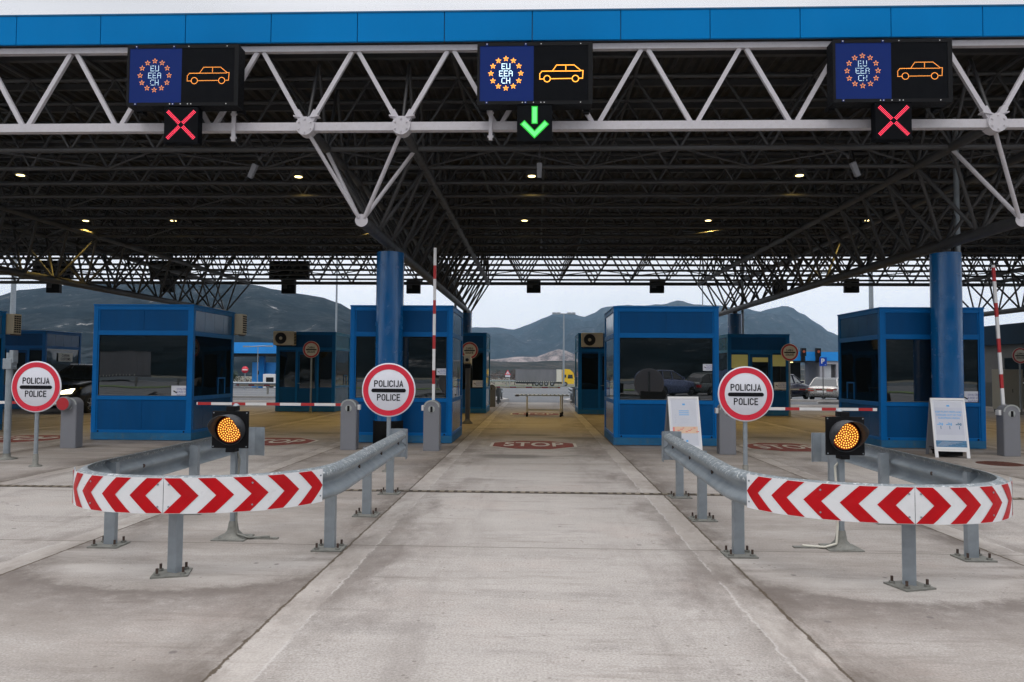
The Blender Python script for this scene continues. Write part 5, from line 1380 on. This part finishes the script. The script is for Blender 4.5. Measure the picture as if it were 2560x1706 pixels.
for x_ in (-.2, 2.0):
    b = MB(); b.box(x_, x_+.45, 1.26, 1.30, 1.6, 2.1); b.build('booth_window', M['glass_side'], t)
b = MB(); b.box(1.1, 2.6, -.4, .4, .0, 1.7); b.build('cabinet', M['white'], t, bevel=.05)
b = MB(); b.box(1.5, 2.4, -.45, -.41, .1, 1.3); b.build('cabinet_opening', M['black'], t)

# ------------------------------------------------------------------ buildings to the right
t = thing('service_building', 'grey building with bright blue fascia and dark garage behind the parked cars', 'building', (24, 65, gz(65)))
b = MB(); b.box(-9, 14, .3, 9, 3.05, 3.85); b.build('fascia', M['sky_blue'], t)
b = MB(); b.box(1.15, 1.55, .4, 1.0, 0, 3.05); b.box(2.6, 14, .4, 8, 0, 3.05); b.box(1.55, 2.6, .4, 1.0, 2.75, 3.05); b.build('wall', M['wall_grey'], t)
b = MB(); b.box(-9, 1.1, 5, 5.2, 0, 3.05); b.box(-9, 1.1, .5, 5, 2.95, 3.05); b.build('garage_recess', M['wall_dark'], t)
b = MB(); b.box(1.6, 2.25, .7, .75, 0, 2.72); dr = b.build('door', M['roof_white'], t)
b = MB(); b.box(2.25, 2.6, .75, .8, 0, 2.75); b.build('door_recess', M['dark_steel'], t)
b = MB(); b.box(-1.4, -1.0, 1, 1.2, 2.9, 2.94); b.build('garage_lamp', M['lamp_glow'], t)
for x_, lab in ((-.5, 'left'), (.78, 'right')):
    s = thing('traffic_signal', 'small black traffic signal on the blue fascia behind the parked cars, %s one' % lab, 'traffic signal', (24+x_, 64.9, gz(65)+3.1), 0, 'traffic signals on the blue fascia')
    b = MB(); b.box(-.2, .2, -.25, .1, .35, 1.05); b.box(-.17, .15, -.15, .1, -.2, .35); b.build('casing', M['black'], s)
    b = MB(); b.tube((0, -.27, .75), (0, -.251, .75), .12, n=12); b.build('lens', mat('dull_orange_lens', (.3, .05, .01), .4), s)
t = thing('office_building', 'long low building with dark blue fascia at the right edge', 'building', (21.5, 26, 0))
b = MB(); b.box(0, 10, 0, 17, 2.92, 3.85); b.build('fascia', mat('shaded_blue_cladding', (.002, .018, .038), .5, spec=.1), t)  # shade under the roof is put into the fascia and wall colours
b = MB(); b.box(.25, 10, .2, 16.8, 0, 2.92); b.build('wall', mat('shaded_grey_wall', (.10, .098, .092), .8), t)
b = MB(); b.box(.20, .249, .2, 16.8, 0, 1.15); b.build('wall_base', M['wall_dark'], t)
for y_ in (3.2, 6.8, 10.5):
    b = MB(); b.box(.18, .24, y_, y_+1.6, 1.2, 2.3); wn = b.build('window', M['glass_side'], t)
    b = MB(); b.box(.12, .18, y_-.05, y_+1.65, 1.14, 1.2); b.build('sill', M['white'], wn)
t = thing('electrical_cabinet', 'beige electrical cabinet at the right edge before the long building', 'cabinet', (19.4, 30.6, 0), .35)
b = MB(); b.box(-.55, .55, -.25, .25, .12, 1.75); b.build('casing', M['beige'], t, bevel=.01)
b = MB(); b.box(-.5, .5, -.22, .22, 0, .12); b.build('plinth', M['dark_steel'], t)
b = MB(); b.box(-.06, -.04, -.262, -.251, .8, .95); b.build('handle', M['black'], t)

sheet('verge', -70, 60, [-31, -27], .05, M['grass'], 1)
# roadside guardrail far beyond
def straight_rail(name, x0, x1, y, label, h=.75):
    t = thing(name, label, 'guardrail', (0, y, gz(y)))
    b_ = MB(); P_ = [(0, h-.31), (-.03, h-.30), (-.08, h-.25), (-.08, h-.20), (-.01, h-.155), (-.08, h-.11), (-.08, h-.06), (-.03, h-.01), (0, h)]
    b_.prism(P_, 0, x0, x1); b_.build('rail', M['galv'], t)
    x_ = x0+1
    while x_ < x1:
        p_ = MB(); p_.box(x_-.06, x_+.06, .0, .1, 0, h-.05); p_.build('post', M['galv_dark'], t); x_ += 4
straight_rail('roadside_guardrail', -64, 40, 167, 'long grey roadside guardrail behind the lorry', 1.3)
straight_rail('roadside_guardrail', -56, -16.5, 50.5, 'grey guardrail in front of the bright blue station', .85)

straight_rail('roadside_guardrail', -50, 50, -35, 'grey guardrail across the yard behind the camera')

# ------------------------------------------------------------------ shrubs and trees beyond the road
def leaf_cloud(mb, c, rx, ry, rz, n, s, mi=0):
    for _ in range(n):
        a_ = random.random()*2*PI; e = math.acos(2*random.random()-1); r_ = random.random()**.45
        p = Vector((c[0]+rx*r_*math.sin(e)*math.cos(a_), c[1]+ry*r_*math.sin(e)*math.sin(a_), c[2]+rz*r_*math.cos(e)))
        u = Vector((random.gauss(0, 1), random.gauss(0, 1), random.gauss(0, 1))).normalized(); v = u.orthogonal().normalized(); q = s*(.5+random.random())
        mb.add([p-u*q, p+v*q*.6, p+u*q, p-v*q*.6], [(0, 1, 2, 3)], mi)
def bush(x_, y_, h, w_, m, label, cat='shrub', name='shrub'):
    t = thing(name, label, cat, (x_, y_, gz(y_)), 0, 'shrubs and trees along the far road')
    k = MB(); k.tube((0, 0, 0), (0, 0, h*.45), h*.03, h*.015, n=6)
    for q in range(5):
        a_ = q*1.3; k.tube((0, 0, h*.3), (w_*.3*math.cos(a_), w_*.3*math.sin(a_), h*.7), h*.015, h*.006, n=5)
    k.build('trunk', M['bark'], t)
    c = MB()
    for q in range(7):
        a_ = random.random()*2*PI; rr = random.random()*w_*.32
        leaf_cloud(c, (rr*math.cos(a_), rr*math.sin(a_), h*(.35+.45*random.random())), w_*.25, w_*.25, h*.24, 110, h*.035)
    c.build('crown', m, t)
bush(-20.5, 176, 4.6, 5, M['green_leaf'], 'dark green tree beside the far booth, left of the triangular sign', 'tree', 'tree')
bush(-14.5, 178, 4.4, 5, M['green_leaf'], 'dark green rounded tree behind the triangular warning sign', 'tree', 'tree')
bush(-5.5, 178, 4.0, 5, M['dry_leaf'], 'russet shrub between triangular sign and lorry')
bush(14.5, 180, 5.0, 4, M['green_leaf'], 'green shrub behind the yellow lorry cab')
bush(-41, 96, 2.4, 2.6, M['green_leaf'], 'small dark bush left of the bright blue booth')
mb = MB()
for k in range(150):
    x_ = -66+k*.75; leaf_cloud(mb, (x_, 176+random.random()*7, gz(176)+1.2+random.random()*1.3), 1.6, 1.2, 1.5, 60, .17)
tag(mb.build('hedge_thicket', M['dry_leaf']), None, None, None, 'stuff')
mb = MB()
for k in range(70):
    x_ = -62+k*.55; leaf_cloud(mb, (x_, 97+random.random()*4, gz(97)+.4+random.random()*.5), .9, .8, .8, 30, .12)
tag(mb.build('dry_thicket', M['dry_leaf']), None, None, None, 'stuff')

# ------------------------------------------------------------------ hills
def hill(name, sil, y_ridge, y_foot, zfoot, m, rough, seed, back=400, nx=150, ny=34):
    """heightfield: foot line near the camera, ridge line through the silhouette, slope falling away behind"""
    xs0, xs1 = sil[0][0], sil[-1][0]
    def rz_(x_):
        for (a_, za), (b_, zb_) in zip(sil, sil[1:]):
            if a_ <= x_ <= b_:
                f_ = (x_-a_)/(b_-a_); f_ = f_*f_*(3-2*f_)*.5+f_*.5; return za+(zb_-za)*f_
        return sil[-1][1]
    from mathutils import noise as mn
    vs_ = []; rows_ = []
    for j in range(ny+1):
        v_ = j/ny; row = []
        for i in range(nx+1):
            u_ = i/nx; x_ = xs0+(xs1-xs0)*u_; zr = rz_(x_)
            if v_ <= .75:
                w_ = v_/.75; y_ = y_foot+(y_ridge-y_foot)*w_
                xs_ = x_*(y_/y_ridge)
                amp = rough*math.sin(PI*min(1, w_*1.0))*1.0
                z_ = zfoot+(zr-zfoot)*(w_**1.15)
                z_ += amp*(mn.fractal(Vector((xs_*.006+seed, y_*.006, 0)), .9, 2.1, 5)*.55)*(zr-zfoot)*.30
                z_ += rough*2.0*mn.fractal(Vector((xs_*.03+seed, y_*.03, 3)), 1, 2, 4)*min(1, w_*2)*.6
            else:
                w_ = (v_-.75)/.25; y_ = y_ridge+back*w_; xs_ = x_*(y_/y_ridge); z_ = zr+(zfoot-zr)*w_*w_*.8
                if w_ < .02: z_ += rough*2.0*mn.fractal(Vector((xs_*.03+seed, y_*.03, 3)), 1, 2, 4)*.6
            row.append((xs_, y_, z_))
        rows_ += row
    n_ = nx+1; b_ = MB(); b_.add(rows_, [(j*n_+i, j*n_+i+1, (j+1)*n_+i+1, (j+1)*n_+i) for j in range(ny) for i in range(nx)], 0, True)
    return struct(b_.build(name, m))
SL = [(-1500, 30), (-1039, 72.2), (-847, 80.2), (-705, 80.3), (-611.6, 84.2), (-585, 91.2), (-572, 92.6), (-519, 97.8), (-449, 99.8), (-371, 99.5), (-312, 96.9), (-294, 92.9), (-268, 88.5), (-245, 84.1), (-224, 78.3), (-209, 70.7), (-189, 61.8), (-162, 52.1), (-126, 37.6), (-85.7, 22.3), (-41, 5), (0, -2)]
SR = [(-1400, 60), (-900, 75), (-550, 84.8), (-382, 110), (-270, 117.5), (-186, 121.2), (-126, 122.6), (-65, 116.3), (-18.5, 132), (12.4, 146.6), (41, 158.9), (92, 160.2), (129, 152.6), (161, 163.8), (180, 179.4), (235, 185), (297, 184.3), (348, 187.8), (389, 199), (431, 188), (485, 185), (522, 181.8), (565, 178.7), (606, 167.8), (642, 176.8), (669, 184.6), (685, 183.5), (721.6, 163.9), (763, 138.9), (795, 113.9), (828.6, 102), (931, 73.2), (1058, 50), (1249, 35), (1459, 25.6), (2200, 10)]
hill('hill', SL, 800, 330, -4, M['hill_near'], 1.0, 1.3)
hill('mountain', SR, 2000, 950, -6, M['hill_far'], 2.2, 7.7, 900, 240, 40)
SQ = [(-520, 8), (-300, 13), (-96, 14.9), (-51, 16.2), (-25, 18.5), (-1.6, 19.2), (12, 24), (22, 28.4), (30, 29), (40, 25.5), (48, 21.5), (78, 15.6), (140, 12), (300, 6)]
hill('quarry_slope', SQ, 900, 840, -4, M['quarry'], .8, 2.2, 150, 90, 16)
SW = [(-700, 10), (-400, 9), (-200, 9.4), (-96, 9.2), (-30, 9.6), (30, 10.2), (80, 10.5), (160, 9), (300, 7), (600, 5)]
hill('wooded_rise', SW, 620, 300, -4, M['hill_low'], .8, 5.2, 150, 90, 16)
SB = [(-900, 40), (-500, 70), (-260, 95), (-60, 88), (120, 105), (300, 84), (520, 62), (900, 35)]
bh = hill('hill', SB, 560, 120, -1, M['hill_near'], 1.0, 9.9, 300, 80, 20); bh.rotation_euler = (0, 0, PI)

# ------------------------------------------------------------------ haze
hm = bpy.data.materials.new('haze_air'); hm.use_nodes = True; ht = hm.node_tree; ht.nodes.clear()
ho = ht.nodes.new('ShaderNodeOutputMaterial'); hv = ht.nodes.new('ShaderNodeVolumePrincipled')
hv.inputs['Color'].default_value = (.50, .74, 1, 1); hv.inputs['Density'].default_value = .00018; hv.inputs['Anisotropy'].default_value = .0
ht.links.new(hv.outputs[0], ho.inputs['Volume'])
b = MB(); b.box(-2750, 2750, -2100, 3150, -9, 300); tag(b.build('haze', hm), None, None, None, 'stuff')
